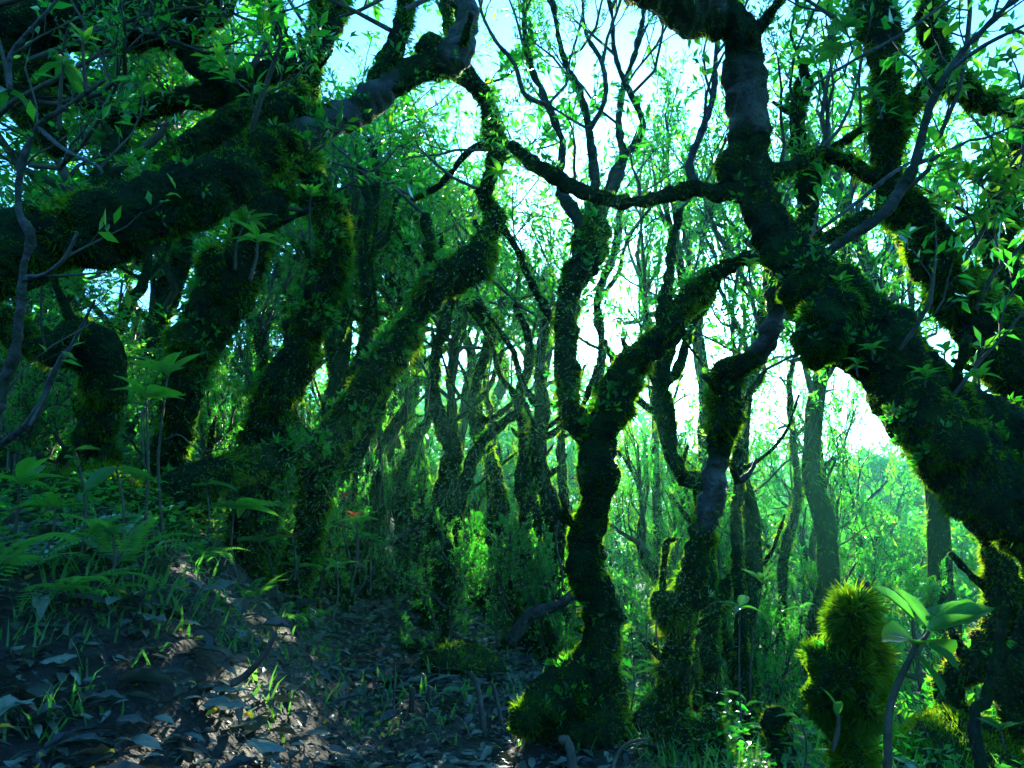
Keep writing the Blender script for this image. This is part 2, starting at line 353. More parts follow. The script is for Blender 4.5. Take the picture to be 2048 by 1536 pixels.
def leaf6(p, d, up, L, W, tint):
    """pointed oval, two halves folded about the midrib, drooping tip: eight triangles"""
    n = len(p); s = nrm(np.cross(d, up)); nn = nrm(np.cross(s, d)); Lc = L[:, None]; Wc = W[:, None]
    m1 = p+d*Lc*0.3; m2 = p+d*Lc*0.68-nn*Lc*0.05; tip = p+d*Lc*0.98-nn*Lc*0.17
    f = nn*Wc*0.13
    V = np.stack([p, m1+s*Wc*0.46+f, m1, m1-s*Wc*0.46+f, m2+s*Wc*0.40+f, m2, m2-s*Wc*0.40+f, tip], 1).reshape(-1, 3)
    b = np.arange(n)[:, None]*8
    tr = [(0, 1, 2), (0, 2, 3), (1, 4, 2), (4, 5, 2), (2, 5, 6), (2, 6, 3), (4, 7, 5), (5, 7, 6)]
    return V, np.concatenate([b+np.array(t) for t in tr]), np.repeat(tint, 8)
def grow(p, d, L, R, K=5, wob=0.25, up=0.15):
    n = len(p); pts = [p]; cur = d
    for k in range(1, K):
        cur = nrm(cur+RNG.normal(size=(n, 3))*wob+np.array([0, 0, up]))
        pts.append(pts[-1]+cur*(L/(K-1))[:, None])
    Pt = np.stack(pts, 1); tt = np.linspace(1, 0.45, K)[None]
    return Pt, R[:, None]*tt
def children(Pt, n_per, t0=0.3, ang=0.8):
    n, K, _ = Pt.shape
    idx = np.repeat(np.arange(n), n_per)
    t = np.tile(np.linspace(t0, 1.0, n_per), n)*(K-1)+RNG.uniform(-.15, .15, n*n_per); t = np.clip(t, 0, K-1.001)
    i = t.astype(int); f = (t-i)[:, None]
    p = Pt[idx, i]*(1-f)+Pt[idx, i+1]*f; tan = nrm(Pt[idx, i+1]-Pt[idx, i])
    r = RNG.normal(size=(len(p), 3)); side = nrm(r-tan*(r*tan).sum(1)[:, None])
    tn = t/(K-1); a = (ang*(1.0-0.5*tn))[:, None]
    return idx, p, nrm(tan*np.cos(a)+side*np.sin(a)), tn
def spray(p, d, L, R, levels=(4, 4), leaves=9, leaf=0.07, ratio=0.55, wob=0.22, up=0.12, asp=0.36, lfn=leaf2, ang=0.85, K=5, sides=3, droop=0.1, tb=0.5):
    """grow branches from seeds p,d; leaves in whorls along and at the end of the last level"""
    tubes_ = []
    Pt, Rr = grow(p, d, L, R, K, wob, up); tubes_.append(batch_tubes(Pt, Rr, 4 if sides == 3 else sides))
    Lc, Rc = L, R
    for n_per in levels:
        idx, q, e, tn = children(Pt, n_per, ang=ang)
        Lc = Lc[idx]*ratio*RNG.uniform(0.6, 1.2, len(idx)); Rc = Rc[idx]*0.5*(1-0.4*tn)
        Pt, Rr = grow(q, e, Lc, Rc, K, wob, up); tubes_.append(batch_tubes(Pt, Rr, 3))
        K = max(3, K-1)
    idx, q, e, tn = children(Pt, leaves, t0=0.35, ang=1.25)
    tb = tb
    q = q + RNG.normal(size=q.shape)*0.008
    n = len(q); e = nrm(e+np.array([0, 0, -droop])+RNG.normal(size=(n, 3))*0.25)
    upv = nrm(np.array([0, 0, 1.0])+RNG.normal(size=(n, 3))*0.55)
    Ls = leaf*RNG.uniform(0.55, 1.25, n); tint = np.clip(tb+0.22*noise(q, 0.8, 2)+RNG.normal(size=n)*0.16, 0, 1)
    return cat_(tubes_), lfn(q, e, upv, Ls, Ls*asp*RNG.uniform(0.8, 1.2, n), tint)

# ------------------------------------------------------------------ ground
def ground_mesh():
    r = np.concatenate([[0.0], np.geomspace(0.35, 14, 250), np.geomspace(14.4, 260, 70)])
    a = np.concatenate([np.linspace(-48, 48, 300), np.linspace(50, 310, 70)])*math.pi/180
    rr, aa = np.meshgrid(r, a, indexing='ij')
    x = rr*np.sin(aa); y = rr*np.cos(aa); z = H(x, y)
    p = np.stack([x, y, x*0], -1)
    z = z+(0.018*noise(p, 3.7, 7)+0.010*np.abs(noise(p, 9, 8)))*smooth(-rr, -30, -8)
    V = np.stack([x, y, z], -1).reshape(-1, 3); na = len(a)
    i = np.arange(len(r)-1)[:, None]*na; j = np.arange(na)[None]; j2 = (j+1) % na
    A = i+j; B = i+j2; C = i+na+j2; D = i+na+j
    T = np.concatenate([np.stack([A, C, B], -1).reshape(-1, 3), np.stack([A, D, C], -1).reshape(-1, 3)])
    return V, T
V, T = ground_mesh(); TRI[0] += len(T)
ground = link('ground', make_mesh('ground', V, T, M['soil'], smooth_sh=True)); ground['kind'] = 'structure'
ground['label'] = 'dark forest floor sloping up into a leafy bank on the left'

def visible_xy(n, ymin=1.2, ymax=12, pw=1.0):
    y = ymin*(ymax/ymin)**(RNG.random(n)**pw); x = y*RNG.uniform(-0.78, 0.78, n)
    return x, y
def gpos(px, D, dz=0.0):
    """point on the ground in the direction px at depth about D"""
    y = D; x = (px-1024)/F*D; return np.array([x, y, float(H(x, y))+dz])
def hit(px, py, dz=0.0, d0=1.2, d1=30):
    for D in np.arange(d0, d1, .03):
        q = P(px, py, D)
        if q[2] < float(H(q[0], q[1])): return np.array([q[0], q[1], float(H(q[0], q[1]))+dz]), D
    return P(px, py, 4.0), 4.0
# litter: many small leaves that nobody could count
def litter(n, lmin, lmax, ymin, ymax, pw, near_path=True):
    x, y = visible_xy(n, ymin, ymax, pw)
    s = x-path_x(y)
    keep = (s < 1.1) & (RNG.random(n) < np.where((s < -1.6) & (y > 2.8), 0.35, 1.0))
    x, y = x[keep], y[keep]; z = H(x, y)+RNG.uniform(0.004, 0.03, len(x)); n = len(x)
    p = np.stack([x, y, z], -1); a = RNG.uniform(0, 6.28, n); tilt = RNG.normal(size=n)*0.2
    d = np.stack([np.cos(a), np.sin(a), tilt], -1); d = nrm(d)
    up = nrm(np.array([0, 0, 1.])+RNG.normal(size=(n, 3))*0.33)
    L = lmin+(lmax-lmin)*RNG.random(n)**1.8
    L = L*np.where(RNG.random(n) < .12, 1.7, 1.0)
    return leaf6(p, d, up, L, L*RNG.uniform(0.22, 0.46, n), np.clip(RNG.beta(1.6, 1.8, n), 0, 1))
V, T, C = cat_([litter(30000, 0.012, 0.06, 1.2, 12, 0.75), litter(7000, 0.03, 0.10, 1.2, 7, .9), litter(16000, 0.05, 0.13, 3.8, 13, .9)])
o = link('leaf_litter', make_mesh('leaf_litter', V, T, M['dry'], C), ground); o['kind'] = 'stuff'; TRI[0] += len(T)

# large leaves one can pick apart: each an object sharing one of ten shapes
def big_leaf_mesh(name, mat, wid, curl, fold, lobes=0.0, tint=0.5, seg=7, wave=.008):
    rows = []; tv = []
    for i in range(seg+1):
        t = i/seg; hw = wid*math.sin(math.pi*min(1, t*0.97+0.015))**0.75*(1-0.25*t)
        if lobes: hw *= 1+lobes*math.sin(t*17)
        z0 = -curl*t*t; y = t*(1-abs(curl)*0.2)
        for k, s in enumerate((-1, -0.5, 0, 0.5, 1)):
            rows.append((s*hw, y-(0.05*abs(s)), z0+fold*abs(s)**1.3*hw*2+wave*math.sin(t*13+s*3+wid*40)*abs(s)+wave*.5*math.sin(t*23-s*5)))
            tv.append(min(1, max(0, tint+(0.22 if s == 0 else 0)+0.05*math.sin(i*9.1+k*3))))
    Tn = []
    for i in range(seg):
        for k in range(4):
            a = i*5+k; Tn += [(a, a+1, a+6), (a, a+6, a+5)]
    return make_mesh(name, np.array(rows), np.array(Tn), mat, np.array(tv), smooth_sh=True)
DRYM = [big_leaf_mesh('fallen_leaf', M['dry'], wi, cu, fo, lo, ti, 7, .04) for wi, cu, fo, lo, ti in
        [(.22, .1, .3, 0, .3), (.28, -.12, .15, 0, .7), (.18, .25, .5, 0, .5), (.33, .05, .1, .12, .62), (.25, -.2, .45, 0, .15),
         (.2, .15, -.2, .08, .8), (.3, .0, .25, 0, .45), (.16, .3, .3, 0, .9), (.36, .12, .2, .15, .55), (.24, -.05, .6, 0, .2)]]
YELM = [big_leaf_mesh('yellow_petal', M['yellow'], .2, .3, .4, 0, .4, 3), big_leaf_mesh('yellow_petal', M['yellow'], .3, -.3, .3, 0, .8, 3)]
def frame(p, d, up):
    d = Vector(d).normalized(); x = d.cross(Vector(up)).normalized(); z = x.cross(d).normalized()
    m = Matrix((x, d, z)).transposed().to_4x4(); m.translation = Vector(p); return m
def put_leaf(name, me, parent, p, d, up, L):
    o = link(name, me, parent); b = Vector(parent.location) if parent is not None else Vector((0, 0, 0))
    o.matrix_basis = frame(Vector(p)-b, d, up) @ Matrix.Scale(L, 4); return o
k = 0
while k < 270:
    y = 1.35*(4.6/1.35)**random.random(); x = y*random.uniform(-0.74, 0.30)
    if x-float(path_x(y)) > 0.9: continue
    a = random.uniform(0, 6.28)
    L = random.uniform(0.06, 0.15) if y > 1.9 else random.uniform(0.05, 0.12)
    put_leaf('fallen_leaf', random.choice(DRYM), ground, (x, y, float(H(x, y))+random.uniform(.018, .045)),
             (math.cos(a), math.sin(a), random.gauss(0, .16)), (random.gauss(0, .25), random.gauss(-.1, .25), 1), L); k += 1
for _ in range(24):
    y = 1.35*(2.1/1.35)**random.random(); x = y*random.uniform(-0.72, 0.1); a = random.uniform(0, 6.28)
    put_leaf('fallen_leaf', random.choice(DRYM), ground, (x, y, float(H(x, y))+random.uniform(.04, .06)), (math.cos(a), math.sin(a), random.gauss(0, .15)), (random.gauss(0, .2), random.gauss(-.15, .2), 1), random.uniform(.12, .19))
for _ in range(160):
    y = 1.35*(3.6/1.35)**random.random(); x = y*random.uniform(-0.72, 0.05); a = random.uniform(0, 6.28)
    put_leaf('yellow_petal', random.choice(YELM), ground, (x, y, float(H(x, y))+random.uniform(.03, .05)),
             (math.cos(a), math.sin(a), .1), (random.gauss(0, .4), random.gauss(0, .4), 1), random.uniform(.018, .045))
# grass blades and low green growth
def grass(n, ymin, ymax, L0, L1, test, xy=None):
    x, y = visible_xy(n, ymin, ymax, 0.9) if xy is None else xy
    s = x-path_x(y)
    p = np.stack([x, y, x*0], -1); cl = noise(p, 1.4, 31)
    keep = test(s, x, y, cl); p = p[keep]; p[:, 2] = H(p[:, 0], p[:, 1]); n = len(p)
    L = RNG.uniform(L0, L1, n); a = RNG.uniform(0, 6.28, n); lean = RNG.uniform(.25, 1.0, n)
    d = nrm(np.stack([np.cos(a)*lean, np.sin(a)*lean, np.ones(n)], -1)); s_ = nrm(np.cross(d, np.array([0, 0, 1.])))
    W = (0.0022+0.0011*p[:, 1])[:, None]*RNG.uniform(.6, 1.3, n)[:, None]
    m = p+d*L[:, None]*0.55; d2 = nrm(d+np.array([0, 0, -0.9])*lean[:, None]); tip = m+d2*L[:, None]*0.5
    V = np.stack([p-s_*W, p+s_*W, m+s_*W*0.8, tip, m-s_*W*0.8], 1).reshape(-1, 3); b = np.arange(n)[:, None]*5
    T = np.concatenate([b+np.array([0, 1, 2]), b+np.array([0, 2, 4]), b+np.array([4, 2, 3])])
    return V, T, np.repeat(np.clip(.5+RNG.normal(size=n)*.2, 0, 1), 5)
def tufts():
    X, Y = [], []
    for px, py in [(670, 1330), (740, 1385), (800, 1400), (860, 1350), (905, 1405), (965, 1385), (1035, 1395), (690, 1450), (620, 1350), (880, 1450), (200, 1245), (250, 1225), (330, 1210), (380, 1215), (440, 1240), (150, 1230), (90, 1240), (50, 1260), (560, 1310), (620, 1290), (720, 1290),
                   (780, 1470), (100, 1420), (120, 1470), (480, 1290), (1330, 1500), (1450, 1490), (1540, 1500), (1600, 1520), (1700, 1510), (1280, 1490), (1150, 1500), (300, 1260), (520, 1400), (1000, 1330)]:
        g_, D_ = hit(px, py); k_ = 24
        X.append(g_[0]+RNG.normal(size=k_)*.05*D_/2); Y.append(g_[1]+RNG.normal(size=k_)*.09*D_/2)
    return np.concatenate(X), np.concatenate(Y)
V, T, C = cat_([grass(0, 0, 0, .04, .12, lambda s, x, y, c: s < 99, tufts()), grass(7000, 1.6, 8, .04, .13, lambda s, x, y, c: ((s < -.9) & (y > 2.2) & (c > -0.3)) | ((s > 0.55) & (s < 1.5) & (c > 0.3))),
                grass(9000, 1.4, 3.5, .04, .15, lambda s, x, y, c: (x > 0.45) & (c > -0.7))])
o = link('grass', make_mesh('grass', V, T, M['fern'], C)); tag(o, 'short green grass blades scattered over bank and path edges', 'grass', kind='stuff'); TRI[0] += len(T)
# broad carpet of small-leaved undergrowth on the bank, right edge and valley side
def carpet(n, ymin, ymax, leaf, hmax, test):
    x, y = visible_xy(n, ymin, ymax, 0.8); s = x-path_x(y); p = np.stack([x, y, x*0], -1); c = noise(p, .6, 41)
    keep = test(s, x, y, c); p = p[keep]; c = c[keep]; n = len(p)
    p[:, 2] = H(p[:, 0], p[:, 1])+RNG.random(n)**1.5*hmax*np.clip(.6+.6*c, .1, 1.5)
    a = RNG.uniform(0, 6.28, n); d = nrm(np.stack([np.cos(a), np.sin(a), RNG.uniform(-.3, .7, n)], -1))
    L = leaf*RNG.uniform(.5, 1.3, n); up = nrm(np.array([0, 0, 1.])+RNG.normal(size=(n, 3))*.5)
    return leaf2(p, d, up, L, L*.45, np.clip(.45+.25*noise(p, .8, 3)+RNG.normal(size=n)*.15, 0, 1))
V, T, C = cat_([carpet(50000, 2.0, 12, .04, .24, lambda s, x, y, c: (s < -.95-.2*c) & (y > 2.25+.25*c)), carpet(9000, 2.7, 6, .04, .10, lambda s, x, y, c: (s < -.5) & (c > .2)),
                carpet(16000, 2.2, 9, .04, .25, lambda s, x, y, c: (s > 0.75) & (c > -0.7)),
                carpet(40000, 6, 45, .14, 1.3, lambda s, x, y, c: (s > 1.0) | (s < -2.2))])
o = link('undergrowth', make_mesh('undergrowth', V, T, M['leaf'], C)); tag(o, 'low leafy undergrowth covering the banks beside the path', 'undergrowth', kind='stuff'); TRI[0] += len(T)

# ------------------------------------------------------------------ background trees
def proto_tree(seed, n_limb=9, levels=(6, 6), leaves=14, leaf=.085, h=4.6, lo=.42, dense=1.0, spread=1.5):
    global RNG
    keep = RNG; RNG = np.random.default_rng(seed)
    k = 8; t = np.linspace(0, 1, k); wob = np.cumsum(RNG.normal(size=(k, 2))*0.12, 0); wob -= wob[0]
    C = np.column_stack([wob, t*h*.85, .10*(1-t)**.7+.025, np.ones(k)])
    V, T, ex = tube(C, 9, .12, lump=.25, fine=.01, seed=seed)
    n = n_limb; ti = np.linspace(lo, .98, n)
    p = np.stack([np.interp(ti, t, C[:, a]) for a in range(3)], -1)
    a = np.arange(n)*2.4+RNG.uniform(0, 6.28); el = RNG.uniform(.1, .8, n)+ti*.5
    d = nrm(np.stack([np.cos(a), np.sin(a), el], -1)); L = spread*(1.15-.45*ti)*RNG.uniform(.75, 1.15, n)
    tw, lf = spray(p, d, L, np.full(n, .035), levels, leaves, leaf, ratio=.52, wob=.28, up=.10, K=6, sides=5)
    N = int(2600*dense); q, nn = scatter(V, T, N); ms = needles(q, nn, .07, .012, seed=seed)
    RNG = keep
    return dict(trunk=make_mesh('trunk', V, T, M['mossbody'], smooth_sh=True), twigs=make_mesh('twigs', tw[0], tw[1], M['twig']),
                crown=make_mesh('crown', lf[0], lf[1], M['leaf'], lf[2]), moss=make_mesh('moss', ms[0], ms[1], M['moss'], ms[2]), h=lf[0][:, 2].max(),
                w=np.percentile(np.hypot(lf[0][:, 0], lf[0][:, 1]), 95)*2, tris=len(T)+len(tw[1])+len(lf[1])+len(ms[1]))
PT = {'high': proto_tree(21, 15, (7, 7), 24, .075, h=5.2, lo=.66, spread=1.7), 'highairy': proto_tree(22, 11, (5, 6), 14, .075, h=5.2, lo=.62, spread=1.6),
      'dense1': proto_tree(11, 13, (8, 7), 26), 'dense2': proto_tree(12, 14, (7, 7), 20, .08, lo=.28, spread=1.6),
      'dense3': proto_tree(13, 16, (8, 6), 19, .075, lo=.08, spread=1.7), 'airy1': proto_tree(14, 10, (6, 5), 15, .08, lo=.45, spread=1.7),
      'airy2': proto_tree(15, 9, (5, 6), 11, .075, lo=.35), 'bush': proto_tree(17, 14, (7, 6), 15, .05, h=2.6, lo=.06, spread=1.1), 'shrub': proto_tree(16, 11, (6, 6), 18, .06, h=1.9, lo=.05, spread=1.0)}
TRI[0] += sum(v['tris'] for v in PT.values())
def bg_tree(px, D, ytop, wpx, kind, label, group='trees beyond the path', name='forest_tree', cat='tree', seed=None):
    pr = PT[kind]; b = gpos(px, D); top = P(px, ytop, D)[2]
    hz = max(.4, (top-b[2])/pr['h']); sx = wpx/F*D/pr['w']; sx = min(max(sx, hz*(.42 if 'airy' in kind or kind == 'high' else .6)), hz*2.2)
    t = thing(name, label, cat, tuple(b-np.array([0, 0, .05])), group)
    t.rotation_euler = (0, 0, random.uniform(0, 6.28)); t.scale = (sx, sx, hz)
    for nme in ('trunk', 'twigs', 'crown', 'moss'):
        o = link(nme, pr[nme], t)
        if nme in ('twigs', 'moss'): o['kind'] = 'stuff'
    return t
BG = [  # px, depth, ytop, width, kind, label
 (60, 7.5, -150, 900, 'dense1', 'dense dark tree filling the upper left behind the mossy bough'),
 (330, 9.0, -60, 850, 'dense2', 'leafy tree whose crown shows sky specks above the long mossy bough'),
 (600, 7.5, 30, 640, 'high', 'dark leafy tree behind the top of the leaning rim-lit trunk'),
 (800, 9.0, 170, 600, 'high', 'dark blue-green crown between the leaning trunk and central open sky'),
 (180, 11.0, 300, 800, 'dense3', 'bushy tree low behind the mossy hanging limb at far left'),
 (430, 11.0, 300, 700, 'high', 'bushy tree seen between the two dark left trunks'),
 (700, 13.0, 330, 640, 'high', 'bushy tree right behind the leaning rim-lit trunk'),
 (930, 10.5, 220, 460, 'high', 'dark crown just left of the forked mossy trunk'),
 (1060, 15.0, 800, 420, 'dense3', 'sunlit green tree framed left of the forked trunk'),
 (870, 17.0, 770, 520, 'dense3', 'bright green tree in the gap behind the crooked middle trunks'),
 (1440, 9.0, 40, 420, 'highairy', 'thin crowned tree high behind the right half of the sky gap'),
 (1400, 15.0, 720, 360, 'airy1', 'dark crown between the forked trunk and the bark-patched trunk'),
 (1130, 19.0, 830, 420, 'dense3', 'far green tree seen through the fork of the main trunk'),
 (1010, 22.0, 790, 460, 'dense2', 'hazy tree low behind the slanting middle branch'),
 (30, 6.0, 560, 620, 'dense3', 'bright green bushy tree at the left edge under the bough'),
 (270, 17.0, 640, 700, 'dense2', 'pale hazy tree far behind the left hillside'),
 (1495, 7.0, 60, 420, 'highairy', 'airy tree with sky between its leaves around the upright mossy stem'),

 (1640, 9.0, 20, 520, 'highairy', 'airy tree reaching the top between the two big right trunks'),
 (1900, 8.0, -40, 620, 'highairy', 'airy tree with yellow-green leaves at the upper right corner'),
 (2060, 9.5, 350, 520, 'dense2', 'leafy tree at the right edge behind the dark leaning limb'),
 (1650, 11.0, 620, 280, 'airy1', 'thin leafy tree against the bright gap under the diagonal trunk'),
 (1740, 14.0, 740, 300, 'airy2', 'thin far tree just under the hanging moss of the diagonal trunk'),
 (1480, 16.0, 790, 340, 'airy1', 'thin branching tree against bright sky beside the drooping moss ball'),
 (1630, 13.0, 850, 300, 'airy2', 'pale spreading treelet standing on the green valley slope'),
]
for a in BG: bg_tree(*a)
BU = [(60, 6.5, 520, 420, 'leafy bush low under the bough at far left'), (260, 7.0, 470, 420, 'leafy bush between the arched mossy stem and stout trunk'),
 (470, 6.0, 420, 360, 'bush with small leaves between the stout trunk and dark trunk'), (700, 6.6, 740, 260, 'fine-leaved bush close behind the leaning trunk'),
 (820, 8.5, 800, 260, 'fine-leaved bush between two crooked trunks'), (1000, 9.0, 860, 300, 'bright round bush glowing in the gap left of the main tree'),
 (620, 10, 740, 380, 'shady bush beyond the leaning trunk elbow'), (920, 13, 870, 360, 'backlit bush under the open gap'), (130, 9.0, 640, 460, 'bright bush behind the arched mossy stem'),
 (1120, 10, 900, 260, 'bush filling the gap behind the bowed trunk'), (1420, 9.5, 760, 300, 'dark fine-leaved bush left of the bark-patched trunk top'), 
 (380, 9.5, 560, 420, 'bright bush seen under the stout trunk'), (1230, 12, 1000, 240, 'pale green bush in the sunny gap beside the main trunk')]
BU += [     (1170, 9.5, 790, 200, 'dark bush just behind the main fork'), (700, 12, 560, 340, 'hazy bush high behind the leaning trunk'),   (1410, 8.0, 740, 190, 'dark fine-leaved crown right of the low sun'), (1060, 7.5, 400, 280, 'fine dark crown just left of the main fork'), (880, 7.0, 330, 320, 'fine dark crown above the crooked elbow trunk'), (760, 7.8, 420, 260, 'fine-leaved tall bush behind the leaning trunk middle'), (1330, 9, 200, 260, 'fine lacy crown in the opening of the main fork'), ]
for px, D, yt, wp, lb in BU: bg_tree(px, D, yt, wp, 'highairy' if ' crown ' in lb and yt < 500 else ('airy1' if D > 11.5 else 'bush'), lb, 'fine-leaved bushes', 'bush', 'bush')
# forest going on behind the viewpoint: unseen trees, added to cut the sky light
for i, (x, y) in enumerate([(-3.4, -2.6), (-1.2, -4.6), (3.6, -3.0), (5.4, .6), (-5.6, .8)]):
    pr = PT['dense1' if i % 2 else 'dense2']; t_ = thing('forest_tree', ['tall', 'leaning', 'stout', 'slender', 'bushy', 'gnarled', 'broad', 'old', 'young'][i]+' mossy tree of the surrounding forest, added unseen for shade', 'tree', (x, y, float(H(x, y))-.05), 'trees around the viewpoint')
    t_.rotation_euler = (0, 0, i*1.7); t_.scale = (1.25, 1.25, 1.3)
    for nme in ('trunk', 'twigs', 'crown'): o = link(nme, pr[nme], t_)
# crowns on the valley slope, right and centre
VAL = [(1290, 16, 960, 300, 'dense3', 'hazy bush tree just right of the main trunk foot'), (1390, 20, 930, 320, 'dense3', 'hazy tree behind the thin glowing mossy spike'),
 (1500, 15, 930, 360, 'dense2', 'rounded blue-green tree right of the bark-patched trunk'), (1600, 22, 900, 380, 'dense3', 'pale far tree on the skyline left of the diagonal trunk'),
 (1700, 14, 960, 400, 'dense3', 'bright yellow-green tree in the middle of the valley slope'), (1800, 20, 900, 420, 'dense2', 'tall green crown beneath the hanging moss of the diagonal trunk'),
 (1900, 16, 960, 420, 'dense3', 'green crown behind the long seedling leaves'), (2030, 19, 900, 420, 'dense2', 'shaded crown behind the golden-rimmed trunk at far right'),
 (1340, 28, 900, 400, 'dense2', 'farthest crown seen between the two mossy trunks'), (1560, 30, 880, 420, 'dense2', 'faint crown fading in haze on the skyline'),
 (1760, 32, 880, 460, 'dense1', 'faint rounded crown far down the valley'), (1950, 30, 870, 460, 'dense2', 'faint crown low at the far right skyline'),
 (1180, 26, 800, 420, 'dense2', 'hazy crown directly behind the main mossy trunk'), (760, 24, 800, 560, 'dense2', 'hazy crown at the far end of the path'),
 (560, 22, 760, 560, 'dense3', 'hazy bush tree left of the path end'), (930, 11, 930, 330, 'dense3', 'dark bush tree behind the cluster of crooked trunks'),
 (1640, 9.5, 1080, 360, 'shrub', 'blue-green shrub low behind the hairy mossy stump'), (1450, 8.5, 1100, 320, 'shrub', 'shaded shrub right of the bark-patched trunk foot'),
 (1850, 8, 1100, 360, 'shrub', 'shaded shrub beyond the tall seedling stem'), (1300, 10, 1120, 300, 'shrub', 'hazy shrub in the gap between the two trunk feet')]
for a in VAL: bg_tree(*a, group='trees on the valley slope')
SH = [(650, 5.6, 985, 200, 'shiny-leaved shrub beside the path with red new leaves nearby'), (650, 7.5, 1010, 200, 'pale-tipped shrub left of the path end'),
 (30, 4.2, 830, 420, 'bright green shrub at the left edge behind the ferns'), (130, 5.4, 800, 380, 'lush shrub behind the arching mossy log'),
 (430, 5.6, 640, 330, 'slender leafy shrub between the two dark left trunks'), (330, 4.4, 780, 260, 'dark shrub above the glowing mossy spur'),
 (1000, 5.2, 1030, 270, 'shrub with small glinting leaves right of the crooked trunks'), (1050, 7.2, 1040, 240, 'hazy shrub close left of the main trunk'),
 (650, 9.5, 860, 340, 'shrub in shade behind the leaning trunk foot'), (900, 9.5, 900, 320, 'backlit green shrub amid the crooked trunks'),
 (560, 7.0, 700, 340, 'tall leafy shrub between leaning trunk and dark trunk'), (1960, 4.8, 1080, 300, 'dark shrub at the right behind the golden-rimmed trunk'),
 (480, 4.2, 1010, 240, 'low dark shrub in front of the fallen mossy limb'),
 (905, 4.9, 1050, 210, 'low glinting shrub at the foot of the crooked trunks'), (20, 3.4, 900, 300, 'bright low shrub above the ferns at the left edge'), (150, 3.6, 960, 260, 'low shrub beside the mossy root pillar, left of it'),
 (400, 3.8, 1000, 220, 'low shrub in the dark hollow right of the mossy root pillar'), (560, 4.4, 1040, 180, 'low shrub in front of the leaning tree foot'), 
 (1080, 5.0, 1130, 160, 'low shrub between the bowed trunk and the main trunk'), (240, 4.6, 760, 300, 'dark leafy shrub behind the big-leaved rosette'), (90, 4.8, 640, 300, 'tall leafy shrub at the left behind the arched stem')]
for px, D, yt, wp, lb in SH: bg_tree(px, D, yt, wp, 'shrub', lb, 'shrubs along the path', 'shrub', 'shrub')
# far forest that reads as one mass
def far_forest():
    n = 95000; a = RNG.uniform(-46, 46, n)*math.pi/180; r = RNG.uniform(38, 70, n)
    x = r*np.sin(a); y = r*np.cos(a); p = np.stack([x, y, x*0], -1)
    el = np.radians(3.6+7.6*smooth(-a*180/math.pi, -15, -9)); top = .8+np.minimum(r, 52)*np.tan(el)+1.1*noise(p, .10, 2)+.8*noise(p, .3, 5); top = np.minimum(top, 12.2)
    p[:, 2] = H(x, y)*0.4+RNG.random(n)**.7*np.maximum(.5, top-H(x, y)*0.4+1.0)-0.5
    d = nrm(RNG.normal(size=(n, 3))); L = RNG.uniform(.2, .5, n)
    return leaf2(p, d, nrm(np.array([0, 0, 1.])+RNG.normal(size=(n, 3))*.6), L, L*.6, np.clip(.5+.2*noise(p, .2)+RNG.normal(size=n)*.12, 0, 1))
V, T, C = far_forest(); o = link('distant_forest', make_mesh('distant_forest', V, T, M['leaf'], C)); tag(o, 'misty far-off forest closing the view behind the valley', 'forest', kind='stuff'); TRI[0] += len(T)

# ------------------------------------------------------------------ the near trees, limb by limb (photo px, py, radius px, depth in metres, moss)
def pw(*args):
    """world point, direction"""
    return P(*args)
def seeds(items):
    """items: (px,py,D, dx,dy,dz, L)"""
    p = np.array([P(i[0], i[1], i[2]) for i in items]); d = nrm(np.array([i[3:6] for i in items], float)); L = np.array([i[6] for i in items], float)
    return p, d, L
def hero_spray(items, R=.012, **kw):
    p, d, L = seeds(items); return spray(p, d, L, np.full(len(L), R), **kw)
def ground_foot(px, D, r):                 # a control point a little under the ground
    q = gpos(px, D); return q
def root_pt(px, D, rpx):                   # (px,py) where that ground point shows
    q = gpos(px, D, -.08)-CAM; dd = q@FWD; return (1024+F*(q@RIGHT)/dd, 768-F*(q@UP)/dd, rpx, dd)

build_tree('mossy_bough_tree', 'tree whose thick moss-covered bough sweeps in from the left edge up to top centre', 'tree', [
 dict(name='trunk', pts=[(-520, 1500, 120, 1.9), (-430, 1100, 115, 1.9), (-280, 760, 108, 1.9), (-120, 560, 100, 1.9), (0, 500, 92, 1.95), (90, 478, 80, 2.0), (170, 462, 84, 2.05), (250, 445, 90, 2.1), (330, 412, 82, 2.15),
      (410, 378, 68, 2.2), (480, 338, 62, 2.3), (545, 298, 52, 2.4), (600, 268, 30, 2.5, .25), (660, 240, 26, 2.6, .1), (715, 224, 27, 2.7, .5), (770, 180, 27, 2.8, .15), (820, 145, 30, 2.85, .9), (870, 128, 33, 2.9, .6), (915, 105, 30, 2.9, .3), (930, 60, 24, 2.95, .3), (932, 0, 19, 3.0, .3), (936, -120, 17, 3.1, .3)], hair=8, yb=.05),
 dict(name='branch', pts=[(330, 400, 36, 2.3), (360, 335, 46, 2.35), (430, 285, 56, 2.4), (500, 245, 52, 2.45), (570, 222, 38, 2.5), (630, 230, 24, 2.55), (660, 238, 16, 2.6)], hair=10),
 dict(name='branch', pts=[(745, 190, 22, 2.8), (775, 130, 26, 2.85), (800, 70, 20, 2.9), (815, 0, 17, 3.0), (825, -90, 14, 3.1)], hair=8),
 dict(name='branch', pts=[(880, 115, 16, 2.9), (865, 95, 26, 2.88), (850, 92, 24, 2.87), (835, 100, 10, 2.86)], hair=8),
], foliage=hero_spray([(830, -60, 3.0, -.3, 0, 1, .8), (700, 215, 2.7, .2, -.2, -.6, .3), (780, 60, 2.85, -.8, .2, .5, .7), (500, 300, 2.3, .3, -.2, .6, .35), (810, 20, 2.9, .8, .3, .4, .55)], levels=(4, 4), leaves=7, leaf=.06))

